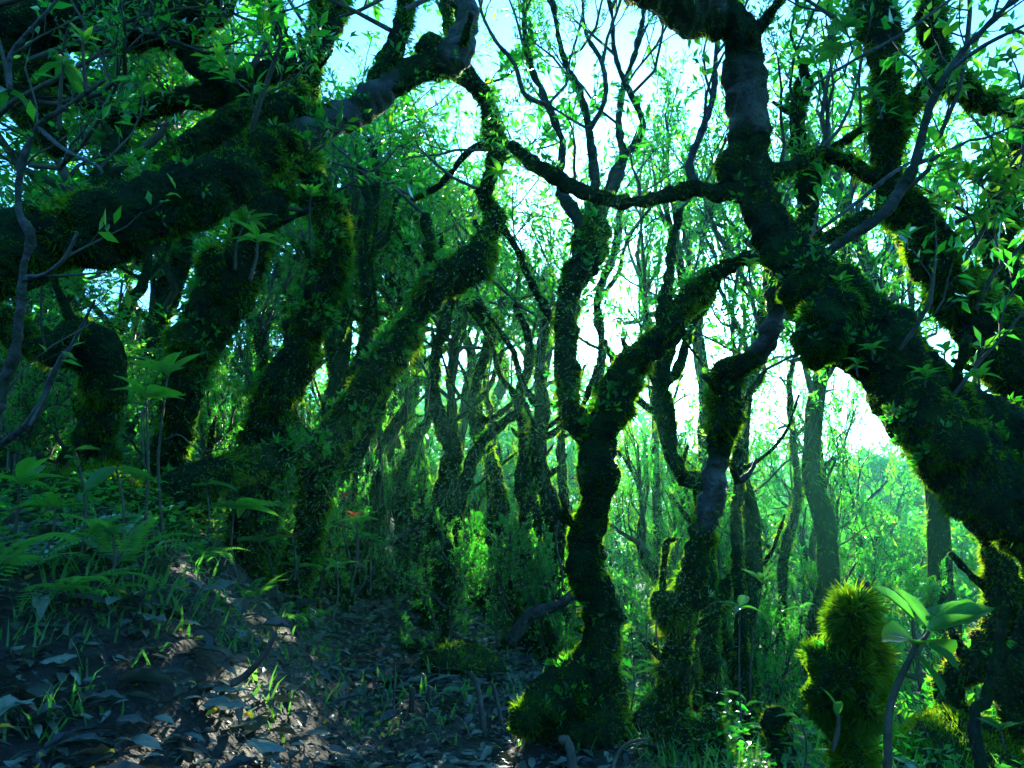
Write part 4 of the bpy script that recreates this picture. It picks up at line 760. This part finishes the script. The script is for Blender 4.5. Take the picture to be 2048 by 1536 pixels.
# crooked mid-distance trunks
MID = [
 ('crooked_tree', 'crooked dark trunk with a bulging elbow in the middle distance', [root_pt(870, 7.0, 44), (868, 1130, 28, 7), (876, 1050, 24, 7), (895, 960, 26, 7), (905, 900, 24, 7), (885, 850, 20, 7), (868, 790, 14, 7), (875, 700, 13, 7), (892, 640, 12, 7), (905, 560, 10, 7), (880, 470, 8, 7.2)]),
 ('crooked_tree', 'slanting dark trunk curving right to a bare grey tip, middle distance', [root_pt(880, 6.2, 40), (905, 1060, 22, 6.2), (925, 980, 16, 6.2), (955, 900, 14, 6.2), (1000, 850, 12, 6.2), (1040, 815, 9, 6.2), (1050, 750, 6, 6.2), (1110, 660, 6, 6.2), (1130, 600, 5, 6.2)]),
 ('crooked_tree', 'thick forked trunk just left of the main tree', [root_pt(1060, 5.6, 52), (1062, 1120, 40, 5.6), (1065, 1050, 34, 5.6), (1050, 960, 24, 5.6), (1050, 880, 16, 5.6), (1040, 800, 12, 5.6), (1060, 700, 10, 5.6), (1030, 600, 8, 5.6)]),
 ('crooked_tree', 'dark bowed trunk touching the main tree from behind', [root_pt(1100, 5.4, 40), (1105, 1130, 30, 5.3), (1110, 1050, 26, 5.2), (1085, 960, 20, 5.2), (1075, 880, 20, 5.2), (1085, 820, 16, 5.3), (1080, 740, 12, 5.4), (1090, 640, 10, 5.5)]),
 ('crooked_tree', 'thin wavy trunk rising in the bright gap', [root_pt(975, 8, 20), (980, 1100, 13, 8), (985, 1000, 11, 8), (975, 940, 9, 8), (985, 860, 8, 8), (970, 760, 7, 8), (985, 640, 7, 8)]),
 ('crooked_tree', 'slim double-kinked trunk beside the end of the path', [root_pt(800, 8.5, 26), (805, 1080, 18, 8.5), (800, 980, 16, 8.5), (830, 880, 14, 8.5), (860, 830, 12, 8.5), (850, 740, 11, 8.5), (830, 640, 9, 8.5), (845, 540, 8, 8.5)]),
 ('crooked_tree', 'dark cone-footed trunk at the head of the path', [root_pt(745, 9.5, 60), (742, 1080, 30, 9.5), (735, 1000, 16, 9.5), (745, 900, 13, 9.5), (760, 800, 12, 9.5), (735, 700, 12, 9.5), (740, 560, 10, 9.5)]),
 ('crooked_tree', 'straight shaded trunk behind the leaning tree, upper stem mossy', [root_pt(700, 7.0, 24), (710, 900, 18, 7), (720, 760, 18, 7), (745, 650, 16, 7), (735, 520, 14, 7), (750, 400, 12, 7), (745, 280, 10, 7)]),
 ('crooked_tree', 'thin upright trunk seen inside the fork of the main tree', [root_pt(1190, 6.5, 18), (1180, 900, 12, 6.5), (1190, 800, 10, 6.5), (1205, 700, 9, 6.5), (1195, 600, 9, 6.5), (1230, 500, 8, 6.5), (1240, 420, 7, 6.5)]),
 ('crooked_tree', 'dark mossy trunk with hanging arch right of the main tree', [root_pt(1400, 6.0, 28), (1405, 1010, 20, 6), (1370, 960, 18, 6), (1340, 900, 18, 6), (1330, 830, 22, 6), (1320, 780, 22, 6), (1335, 700, 16, 6), (1360, 620, 12, 6)]),
 ('crooked_tree', 'forked sunlit stem behind the bark-patched trunk', [root_pt(1470, 5.2, 22), (1472, 1080, 13, 5.2), (1476, 1000, 12, 5.2), (1478, 940, 11, 5.2), (1470, 860, 9, 5.2), (1490, 800, 7, 5.2), (1530, 740, 5, 5.2)]),
 ('crooked_tree', 'distant slender trunk among leaves at the left', [root_pt(320, 9, 20), (300, 800, 12, 9), (305, 650, 11, 9), (330, 520, 10, 9), (345, 400, 9, 9)]),
 ('crooked_tree', 'distant slanting trunk left of the stout mossy trunk', [root_pt(200, 8, 20), (215, 760, 14, 8), (250, 620, 13, 8), (290, 560, 11, 8), (300, 480, 10, 8), (320, 380, 9, 8)]),
 ('crooked_tree', 'dark trunk down the slope behind the small stump', [root_pt(1480, 7.5, 26), (1470, 1330, 16, 7), (1440, 1260, 16, 7), (1450, 1180, 16, 7), (1500, 1110, 14, 7), (1490, 1000, 10, 7)]),
]
rq = random.Random(5)
for px, D, r0, yt, lean, lb in [(655, 6.5, 26, 330, 90, 'dark bent trunk close behind the leaning tree foot'), 
        (1015, 7.0, 26, 480, -70, 'dark trunk curving left behind the slanting one'), (1120, 7.5, 18, 450, 30, 'dark trunk half hidden by the left edge of the main trunk'), (610, 9.0, 26, 300, 120, 'far dark trunk between the dark trunk and leaning trunk'),
        (845, 10.5, 26, 380, -40, 'far dark trunk behind the double-kinked one'), (960, 11, 24, 500, 50, 'far crooked trunk at the back of the path hollow'), 
        (470, 8.0, 24, 350, 60, 'dark stem seen between the stout and the dark mossy trunks'), (1540, 9.5, 16, 650, 60, 'thin stem against the bright valley gap'),  (560, 6.0, 20, 480, 70, 'slender stem behind the dark mossy trunk')]:
    pts = [root_pt(px, D, r0*1.7)]; y0 = pts[0][1]; x = px; n = 9
    for k in range(1, n+1):
        f = k/n; x = px+lean*f+rq.uniform(-26, 26)*(1 if k > 1 else .3)*5/D*1.2; pts.append((x, y0+(yt-y0)*f, r0*(1-.68*f)*rq.uniform(.85, 1.2), D))
    MID.append(('crooked_tree', lb, pts))
for i, (nm, lb, pts) in enumerate(MID):
    D = pts[1][3]; top = pts[-1]; mid = pts[-3]
    ds = [(.8, 0, .5), (-.8, 0, .5), (.2, .3, 1), (-.3, -.4, .8)]
    it = [(top[0], top[1], top[3], *ds[k], .16*D) for k in range(3)]+[(pts[-2][0], pts[-2][1], D, *ds[(i+k) % 4], .10*D) for k in range(2)]
    a, b = (mid[0], mid[1]), random.choice([-1, 1])
    brs = [dict(name='branch', pts=[(mid[0], mid[1], mid[2]*.6, D), (mid[0]+b*40, mid[1]-50, mid[2]*.5, D*1.02), (mid[0]+b*60, mid[1]-120, mid[2]*.4, D*1.04), (mid[0]+b*110, mid[1]-190, mid[2]*.25, D*1.05)], hair=5)]
    m2 = pts[len(pts)//2]
    brs.append(dict(name='branch', pts=[(m2[0], m2[1], m2[2]*.5, D), (m2[0]-b*40, m2[1]-20, m2[2]*.35, D*.98), (m2[0]-b*90, m2[1]-70, m2[2]*.3, D*.97), (m2[0]-b*120, m2[1]-150, m2[2]*.2, D*.96)], hair=5))
    build_tree(nm, lb, 'tree', [dict(name='trunk', pts=pts, hair=6, yb=-.15)]+brs, group='crooked trunks in the middle distance',
               foliage=hero_spray(it, R=.012, levels=(4, 4), leaves=9, leaf=.07, tb=.5))


# ------------------------------------------------------------------ leafy plants, each leaf its own part
LEAFM = [big_leaf_mesh('leaf', M['bigleaf'], .17, .25, .35, 0, .35), big_leaf_mesh('leaf', M['bigleaf'], .21, .1, .3, 0, .6), big_leaf_mesh('leaf', M['bigleaf'], .14, .4, .45, 0, .5), big_leaf_mesh('leaf', M['bigleaf'], .26, .15, .25, 0, .45)]
LITM = [big_leaf_mesh('leaf', M['young'], .17, .25, .35, 0, .35), big_leaf_mesh('leaf', M['young'], .21, .1, .3, 0, .6), big_leaf_mesh('leaf', M['young'], .15, .35, .4, 0, .5)]  # leaf shapes in the brightened, sunlit-looking colour
REDM = [big_leaf_mesh('leaf', M['red'], .12, .3, .4, 0, .4, 4)]
def stem_mesh(pts, r0, r1, base, name='stem', mat=None, sides=6):
    C = np.array([[*p, r0+(r1-r0)*i/(len(pts)-1), 1] for i, p in enumerate(pts)])
    V, T, ex = tube(C, sides, max(.015, r0*2.5), lump=.1, seed=pts[0][0]*7); TRI[0] += len(T)
    return make_mesh(name, V-np.array(base), T, mat or M['twig'], smooth_sh=True)
def plant(label, foot, tip, L, n, name='seedling', cat='seedling', group=None, meshes=None, rise=.5, extra_stems=(), r=.006, whorl=True, stem=True, spread=1.0):
    """foot, tip world points; a whorl of n leaves at the tip, a few lower down"""
    foot = np.array(foot, float); tip = np.array(tip, float); t = thing(name, label, cat, tuple(foot), group)
    rnd = random.Random(label); ms = meshes or LEAFM
    ax = nrm(tip-foot)
    mid = (foot+tip)/2+np.array([rnd.uniform(-.06, .06), rnd.uniform(-.04, .04), 0])*np.linalg.norm(tip-foot)*1.5
    if stem: link('stem', stem_mesh([foot, mid, tip], r, r*.6, foot), t)
    a0 = rnd.uniform(0, 6)
    for i in range(n):
        a = a0+i*2.4+rnd.uniform(-.2, .2); f = 1.0 if whorl else 1-.75*(i/n)
        q = foot*(1-f)**2+2*mid*f*(1-f)+tip*f*f if stem else tip
        q = q-ax*(i/n)*.02
        el = rise*rnd.uniform(.2, 1.5); d = nrm(np.array([math.cos(a)*spread, math.sin(a)*spread, el]))
        l = L*rnd.uniform(.6, 1.1); put_leaf('leaf', rnd.choice(ms), t, q+d*l*.04, d, (rnd.gauss(0, .25), rnd.gauss(0, .25), 1), l)
    return t
def pl(label, fx, fy, tx, ty, D, L, n, **k):
    if k.get('name', 'seedling') in ('seedling', 'red_sprig') and fy > 850:
        foot, D2 = hit(fx, max(fy, 1120))
        if D2 < 5: return plant(label, foot, P(tx, ty, D2), L*D2/D, n, **k)
    return plant(label, P(fx, fy, D), P(tx, ty, D), L, n, **k)
pl('bright rosette of long green leaves in front of the stout trunk at left', 285, 980, 292, 790, 2.5, .145, 12, rise=.9, meshes=LITM)
pl('small rosette just behind and above the large left rosette', 330, 900, 335, 745, 2.8, .17, 7, meshes=LITM)
pl('seedling with long drooping leaves below the low mossy root', 480, 1180, 470, 1010, 2.6, .16, 10, rise=.2, meshes=LITM)
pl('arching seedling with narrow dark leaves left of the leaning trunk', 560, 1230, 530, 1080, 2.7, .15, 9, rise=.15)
pl('seedling with one bright sunlit leaf at the foot of the leaning tree', 600, 1250, 595, 1130, 2.9, .15, 7, rise=.25, meshes=LITM)
pl('pale-leaved seedling right of the leaning tree, upper', 700, 1180, 712, 1040, 3.4, .10, 9, rise=.5, meshes=LITM)
pl('pale-leaved seedling right of the leaning tree, lower', 665, 1240, 672, 1130, 3.3, .10, 8, rise=.5, meshes=LITM)
pl('seedling with small glinting leaves beside the path bend', 740, 1190, 745, 1075, 4.0, .10, 8)
pl('red-tipped sprig with star-shaped young leaves, uppermost beside the leaning trunk', 700, 1120, 690, 992, 3.6, .075, 8, meshes=REDM, name='red_sprig', cat='sprig', group='red young leaf sprigs')
pl('red-tipped sprig just above the pale-leaved seedling', 712, 1120, 708, 1028, 3.5, .07, 7, meshes=REDM, name='red_sprig', cat='sprig', group='red young leaf sprigs')
pl('red-tipped sprig against the dark trunk left of the leaning tree', 590, 1160, 583, 1068, 3.2, .06, 6, meshes=REDM, name='red_sprig', cat='sprig', group='red young leaf sprigs')
pl('long pale drooping leaf pair in the dark hollow at left', 235, 1060, 232, 935, 2.4, .16, 3, rise=-.5)
pl('leafy shoot on the mossy root', 410, 1060, 412, 965, 2.5, .13, 5, rise=.1)
pl('young plant with shiny dark leaves left of the mossy root pillar', 215, 1180, 225, 1060, 2.5, .12, 8)
pl('bright lance-leaved plant at the far left edge', 20, 1100, 40, 960, 2.6, .16, 9, rise=.8, meshes=LITM)
pl('second lance-leaved plant at the left edge, lower', 90, 1120, 110, 1010, 2.8, .14, 8, rise=.8, meshes=LITM)
pl('small-leaved plant behind the ferns at left', 160, 1130, 150, 900, 3.2, .10, 10, whorl=False)
pl('whorled shoot hanging under the sweeping bough', 470, 540, 492, 440, 2.3, .10, 9, rise=.8, meshes=LITM)
pl('lower whorled shoot hanging under the sweeping bough', 500, 560, 515, 475, 2.2, .10, 7, rise=.8, meshes=LITM)
pl('yellow-green young shoot at the top left corner', 175, 190, 165, 75, 1.9, .06, 8, rise=1.3, meshes=LITM)
pl('broad oval leaf spray below the young shoot at top left', 120, 260, 128, 120, 1.9, .10, 6, rise=-.2)
pl('hanging leafy twig at the left edge near the top', -10, 60, 18, 190, 1.8, .10, 5, rise=-.6)
pl('pale shoot hanging by the dark limb at top left of centre', 440, -20, 440, 35, 2.4, .09, 5, rise=-.3)
pl('tuft of yellow-green leaves on the dark trunk top', 620, 480, 622, 385, 3.2, .07, 12, rise=.9, meshes=LITM)
# right side
st = pl('tall seedling with big glossy leaves at lower right', 1775, 1536, 1832, 1290, 1.75, .001, 0, r=.011)
b_ = np.array(st.location)
for (sx, sy, ex, ey, l, dep, up_) in [(1826, 1240, 1750, 1165, .20, 0, (0, -.6, 1)), (1860, 1262, 1795, 1170, .24, .05, (.2, -.7, 1)), (1862, 1260, 1985, 1205, .20, .05, (.2, -.5, 1)), (1862, 1240, 1945, 1198, .17, .1, (0, .3, 1)),
    (1832, 1288, 1788, 1252, .10, -.1, (0, -.7, 1)), (1832, 1290, 1775, 1262, .08, -.1, (0, -.5, 1)), (1848, 1288, 1918, 1330, .16, -.1, (.3, -.6, 1)), (1836, 1316, 1895, 1385, .16, -.12, (.9, -.9, .5)), (1840, 1285, 1905, 1285, .11, .1, (0, -.1, 1))]:
    p0 = P(sx, sy, 1.75); p1 = P(ex, ey, 1.75+dep)
    put_leaf('leaf', LEAFM[1 if l > .15 else 3], st, p0, p1-p0, up_, float(np.linalg.norm(p1-p0))*1.08)
link('twig', stem_mesh([P(1832, 1290, 1.75), P(1826, 1262, 1.75), P(1826, 1238, 1.75)], .005, .004, b_, 'twig'), st)
link('twig', stem_mesh([P(1832, 1290, 1.75), P(1850, 1276, 1.77), P(1862, 1258, 1.79)], .006, .004, b_, 'twig'), st)
pl('single round leaf standing before the shaggy stump', 1665, 1500, 1676, 1425, 1.8, .09, 2, rise=2.5)
pl('slim seedling with a leaf whorl right of the bark-patched tree', 1482, 1460, 1480, 1212, 2.5, .09, 7, rise=.5, r=.004)
pl('taller slim seedling behind the whorled one', 1500, 1420, 1526, 1160, 2.8, .09, 6, rise=1.2, r=.004)
pl('small three-leaved seedling left of the shaggy stump', 1612, 1400, 1605, 1215, 2.7, .07, 4, rise=.4, r=.003)
pl('bright little leaves against the bark-patched trunk foot', 1365, 1300, 1362, 1262, 2.5, .09, 4, rise=.6, r=.003)
pl('young plant with round leaves right of the swollen mossy foot', 1262, 1420, 1268, 1350, 2.9, .09, 6, whorl=False, r=.004)
pl('thin plant with tiny leaves rising behind the swollen foot', 1268, 1330, 1262, 1250, 3.1, .05, 9, whorl=False, r=.003)
pl('small-leaved seedling at the bottom centre right', 1500, 1536, 1492, 1400, 2.2, .07, 8, whorl=False, r=.004)
pl('low leafy seedling at the bottom between the stumps', 1610, 1530, 1600, 1440, 2.1, .07, 7, whorl=False, r=.003)
pl('white-glinting low plant at bottom right of centre', 1440, 1530, 1450, 1470, 2.1, .07, 7, r=.003)
pl('tiny seedling in the middle of the path', 925, 1420, 922, 1380, 3.1, .08, 5, rise=.3, r=.003)
pl('leafy shoot hugging the trunk at the right edge', 2010, 1180, 2010, 1110, 2.4, .08, 5, rise=.2, r=.003)
pl('second leafy shoot at the right edge above the dark sapling', 2030, 1260, 2025, 1160, 2.3, .07, 6, rise=.4, r=.003)
pl('low broad-leaved shoot near the lower right corner', 2010, 1500, 2000, 1450, 1.9, .07, 6, rise=.4, r=.003)
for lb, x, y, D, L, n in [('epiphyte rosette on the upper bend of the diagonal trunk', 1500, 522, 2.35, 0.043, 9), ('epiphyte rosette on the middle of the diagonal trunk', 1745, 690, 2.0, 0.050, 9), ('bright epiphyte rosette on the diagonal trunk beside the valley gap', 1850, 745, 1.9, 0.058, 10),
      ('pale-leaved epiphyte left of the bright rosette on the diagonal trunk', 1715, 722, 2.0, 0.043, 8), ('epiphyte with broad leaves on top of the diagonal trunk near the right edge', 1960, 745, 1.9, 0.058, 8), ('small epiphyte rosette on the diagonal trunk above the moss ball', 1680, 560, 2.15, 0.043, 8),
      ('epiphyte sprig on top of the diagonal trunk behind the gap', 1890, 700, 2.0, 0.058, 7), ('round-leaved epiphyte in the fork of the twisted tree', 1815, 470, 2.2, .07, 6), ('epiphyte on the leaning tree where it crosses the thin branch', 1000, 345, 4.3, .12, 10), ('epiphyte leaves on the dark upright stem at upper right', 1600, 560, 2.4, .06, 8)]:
    pl(lb, x, y+30, x, y, D, L, n, name='epiphyte', cat='epiphyte', group='leaf rosettes growing on the trunks', rise=.6, r=.003, meshes=LITM)
for lb, x, y, D, L, n, rs in [('upper cluster of broad round leaves against the sky at top right', 1685, 45, 2.4, .075, 7, .2), ('lower cluster of broad round leaves against the sky at top right', 1672, 95, 2.45, .075, 7, .1), ('round-leaved twig beside the twisted tree', 1745, 180, 2.4, .06, 6, .2), ('round-leaved twig by the slender bare stem', 1895, 330, 2.3, .05, 8, .2), ('bright leaf spray above the far right trunk', 1960, 360, 2.8, .07, 12, .5), ('leafy twig tip at the upper right corner', 2020, 110, 2.2, .05, 9, .4)]:
    pl(lb, x+20, y+60, x, y, D, L, n, name='leafy_twig', cat='twig', rise=rs, meshes=[LEAFM[3], LEAFM[1]], r=.003)

# ferns: each frond a part
def frond_mesh(L=1.0, n=22, arch=.55, wid=.2, seed=0):
    rn = random.Random(seed); V = []; T = []; tv = []
    def q(t): return np.array([0, t*(1-.25*arch*t), .45*t-arch*t*t])
    for i in range(n):
        a, b = q(i/n), q((i+1)/n); k = len(V); wr = .004*(1-i/n)+.001
        V += [a+[-wr, 0, 0], a+[wr, 0, 0], b+[wr, 0, 0], b+[-wr, 0, 0]]; T += [(k, k+1, k+2), (k, k+2, k+3)]; tv += [.3]*4
    for i in range(2, n):
        t = i/n; a = q(t); l = wid*math.sin(math.pi*min(1, t*.93+.06))**.7*(1-.35*t)*rn.uniform(.9, 1.05)
        for sgn in (-1, 1):
            d = nrm(np.array([sgn, .35, -.12-.15*rn.random()])); m = a+d*l*.45; f = np.array([0, .018, .004]); k = len(V)
            V += [a, m-f, a+d*l, m+f]; T += [(k, k+1, k+2), (k, k+2, k+3)]; c = .4+.3*rn.random(); tv += [c]*4
    return make_mesh('frond', np.array(V), np.array(T), M['fern'], np.array(tv))
FR = [frond_mesh(arch=a, wid=w_, seed=i) for i, (a, w_) in enumerate([(.4, .2), (.6, .17), (.75, .22), (.5, .15)])]
def fern(label, p, L, n, el=.5, a0=0, a1=6.28):
    p = np.array(p); p[2] = float(H(p[0], p[1]))+.015
    t = thing('fern', label, 'fern', tuple(p), 'ferns on the banks'); rn = random.Random(label)
    for i in range(n):
        a = a0+(a1-a0)*(i+.5*rn.random())/n; d = (math.cos(a), math.sin(a), el*rn.uniform(.3, 1.2))
        put_leaf('frond', rn.choice(FR), t, np.array(p), d, (rn.gauss(0, .2), rn.gauss(0, .2), 1), L*rn.uniform(.7, 1.1))
def fg(px, D, dz=.02): return gpos(px, D, dz)
fern('large fern with long fronds arching over the left bank', hit(60, 1150, .01)[0], .42, 9)
fern('upright fern in front of the mossy root pillar', hit(240, 1150, .01)[0], .30, 8, .9)
fern('pale blue-green fern at the left edge', hit(-20, 1180, .01)[0], .40, 7, .4)
fern('sunlit fern curling over the leaf litter at left', hit(130, 1200, .01)[0], .30, 6, .3, -1.6, 1.6)
fern('low fern left of the sunlit patch of ground', hit(190, 1225, .01)[0], .20, 6, .4)
fern('fern below the drooping seedlings beside the leaning tree', hit(500, 1210, .01)[0], .26, 8, .5)
fern('fern spreading towards the path at the leaning tree foot', hit(560, 1250, .01)[0], .26, 8, .4)
fern('fern right of the leaning tree foot', hit(640, 1240, .01)[0], .24, 7, .6)
fern('bright fern at the bottom right corner region below the tall seedling', gpos(1850, 2.3), .26, 8, .4)
fern('pale fern at the bottom edge below the bark-patched tree', gpos(1380, 2.3), .20, 8, .5)
fern('small fern right of the swollen mossy foot', gpos(1275, 2.3), .22, 7, .5)
fern('dark fern between the two low stumps', gpos(1480, 2.3), .18, 7, .5)
fern('fern on the mossy bank beside the golden-rimmed tree', gpos(1800, 2.3), .2, 6, .5)
fern('fern hanging from the stout trunk foot', hit(400, 1130, .01)[0], .24, 7, .5)

# mossy mounds and boulders
def mound(name, label, cat, px, D, rx, ry, rz, yb=0.0, hair=10, dz=0.0, group=None):
    c = gpos(px, D, dz); t = thing(name, label, cat, tuple(c), group)
    u = np.linspace(0, math.pi*.62, 16); v = np.linspace(0, 2*math.pi, 33)[:-1]; uu, vv = np.meshgrid(u, v, indexing='ij')
    V = np.stack([rx*np.sin(uu)*np.cos(vv), ry*np.sin(uu)*np.sin(vv), rz*np.cos(uu)], -1).reshape(-1, 3)
    V = V*(1+.22*noise(V+c, 1.6/max(rx, ry)*.4, 1)+.1*noise(V+c, 4, 2))[:, None]
    i = np.arange(15)[:, None]*32; j = np.arange(32)[None]; j2 = (j+1) % 32
    T = np.concatenate([np.stack([i+j, i+32+j, i+32+j2], -1).reshape(-1, 3), np.stack([i+j, i+32+j2, i+j2], -1).reshape(-1, 3)])
    link('core', make_mesh('core', V, T, M['mossbody'], smooth_sh=True), t)
    p, q = scatter(V, T, int(min(26000, 4*(rx+ry)*rz/(1.8*PX*D)**2)))
    a, b, cc = needles(p+c, q, hair*PX*D, 1.4*PX*D, hang=.1, seed=px, ybias=yb)
    o = link('moss', make_mesh('moss', a-c, b, M['moss'], cc), t); o['kind'] = 'stuff'; TRI[0] += len(b)
mound('mossy_boulder', 'mossy hump behind the tall seedling at lower right', 'boulder', 1860, 2.9, .5, .4, .26, .1)
mound('mossy_boulder', 'mossy lump at the right edge of the path, larger of two', 'boulder', 935, 4.4, .24, .2, .14, -.2, 6)
mound('mossy_boulder', 'mossy lump beside the larger one at the path edge', 'boulder', 870, 5.2, .2, .18, .1, -.2, 6)
mound('mossy_boulder', 'mossy cushion on the left bank by the mossy root pillar', 'boulder', 180, 3.0, .3, .2, .2, .1)
mound('mossy_boulder', 'mossy cushion at the bottom edge right of centre', 'boulder', 1420, 2.3, .16, .14, .1, .1)
mound('mossy_boulder', 'mossy cushion under the shaggy stump', 'boulder', 1640, 2.3, .22, .16, .1, .1)

# sticks and stakes
def stick(label, pts, r0, r1, name='fallen_stick', cat='stick', mat='deadwood'):
    me = stem_mesh([np.array(p) for p in pts], r0, r1, pts[0], name, M[mat], 8)
    o = link(name, me, None, tuple(pts[0])); tag(o, label, cat); return o
stick('dark curved stick rising from the leaf litter in the foreground', [gpos(430, 2.2, .01), P(470, 1365, 2.15), P(520, 1320, 2.15), P(552, 1265, 2.15)], .012, .008)
stick('thin twig lying across the leaves at lower centre', [gpos(560, 2.0, .02), gpos(650, 1.9, .03), gpos(730, 1.75, .02)], .008, .004)
stick('stubby broken stick at the bottom centre', [gpos(1150, 2.0, .0), P(1140, 1500, 2.0), P(1122, 1480, 2.0)], .016, .012)
stick('pale leaning stick beside the path seedling', [gpos(975, 3.2), P(955, 1375, 3.2), P(940, 1345, 3.2)], .014, .010)
stick('thin leaning stick crossing the pale one', [gpos(1010, 3.2), P(990, 1380, 3.2), P(980, 1365, 3.2)], .009, .006)
for px, lb in [(835, 'short upright stake at the path edge, left one'), (866, 'short upright stake at the path edge, right one')]:
    stick(lb, [gpos(px, 3.6), gpos(px, 3.6, .05), gpos(px+3, 3.6, .11)], .013, .012, 'stake', 'stake')
stick('thin twig poking up near the stakes', [gpos(800, 3.4), P(790, 1330, 3.4), P(772, 1290, 3.4)], .004, .003)
stick('long mossy twig lying at the bottom right of the main tree', [gpos(1190, 2.3, .03), P(1240, 1500, 2.3), P(1300, 1475, 2.3)], .007, .004)
stick('grey slanting fallen limb behind the main trunk', [P(1020, 1285, 4.6), P(1060, 1230, 4.6), P(1120, 1210, 4.5), P(1180, 1160, 4.4)], .045, .03, 'fallen_limb', 'log', 'bark')
stick('thin bare twig standing behind the shaggy stump', [P(1665, 1300, 2.3), P(1680, 1190, 2.3), P(1712, 1125, 2.3)], .006, .003, 'bare_twig', 'twig')

def vine(label, pts, r=.004):
    stick(label, [P(*p) for p in pts], r, r*.7, 'hanging_vine', 'vine', 'twig')
vine('thin vine looping down inside the upper left leaves', [(130, -20, 2.2), (175, 60, 2.2), (205, 120, 2.2), (212, 150, 2.2), (235, 170, 2.2)])
vine('long thin vine in front of the arched mossy stem', [(85, 540, 2.2), (82, 640, 2.2), (90, 700, 2.2)])
vine('vine hanging beside the bark-patched tree', [(1318, 1215, 2.7), (1312, 1260, 2.7), (1322, 1330, 2.72)])
vine('thin vine down the left of the main trunk', [(1128, 1000, 3.4), (1112, 1080, 3.4), (1125, 1150, 3.4), (1120, 1200, 3.4)], .006)
vine('vine crossing in front of the dark left trunks', [(330, 880, 2.6), (360, 870, 2.6), (400, 900, 2.6), (470, 895, 2.6)], .003)
vine('drooping vine in the hollow left of the dark trunk', [(285, 820, 2.5), (283, 870, 2.5), (292, 950, 2.5)], .003)
vine('hanging root in the gap right of the middle crooked trunks', [(985, 700, 5), (975, 790, 5), (990, 880, 5)], .006)
vine('hanging root thread beside the crooked elbow trunk', [(860, 760, 5), (850, 850, 5), (835, 930, 5)], .006)

# ------------------------------------------------------------------ haze
def box(name, lo, hi, mat):
    x0, y0, z0 = lo; x1, y1, z1 = hi
    V = np.array([(x0, y0, z0), (x1, y0, z0), (x1, y1, z0), (x0, y1, z0), (x0, y0, z1), (x1, y0, z1), (x1, y1, z1), (x0, y1, z1)], float)
    T = np.array([(0, 2, 1), (0, 3, 2), (4, 5, 6), (4, 6, 7), (0, 1, 5), (0, 5, 4), (1, 2, 6), (1, 6, 5), (2, 3, 7), (2, 7, 6), (3, 0, 4), (3, 4, 7)])
    return make_mesh(name, V, T, mat)
hm = bpy.data.materials.new('haze'); hm.use_nodes = True; t = hm.node_tree; t.nodes.clear()
pv = t.nodes.new('ShaderNodeVolumePrincipled'); pv.inputs['Density'].default_value = 0.0017; pv.inputs['Color'].default_value = (0.16, 0.90, 0.68, 1); pv.inputs['Anisotropy'].default_value = 0.6
ou = t.nodes.new('ShaderNodeOutputMaterial'); t.links.new(pv.outputs[0], ou.inputs['Volume'])
hm.cycles.homogeneous_volume = True if hasattr(hm.cycles, 'homogeneous_volume') else None
ho = link('haze', box('haze', (-270, -270, -12), (270, 270, 13.0), hm)); ho['kind'] = 'stuff'
print('TRIS', TRI[0])
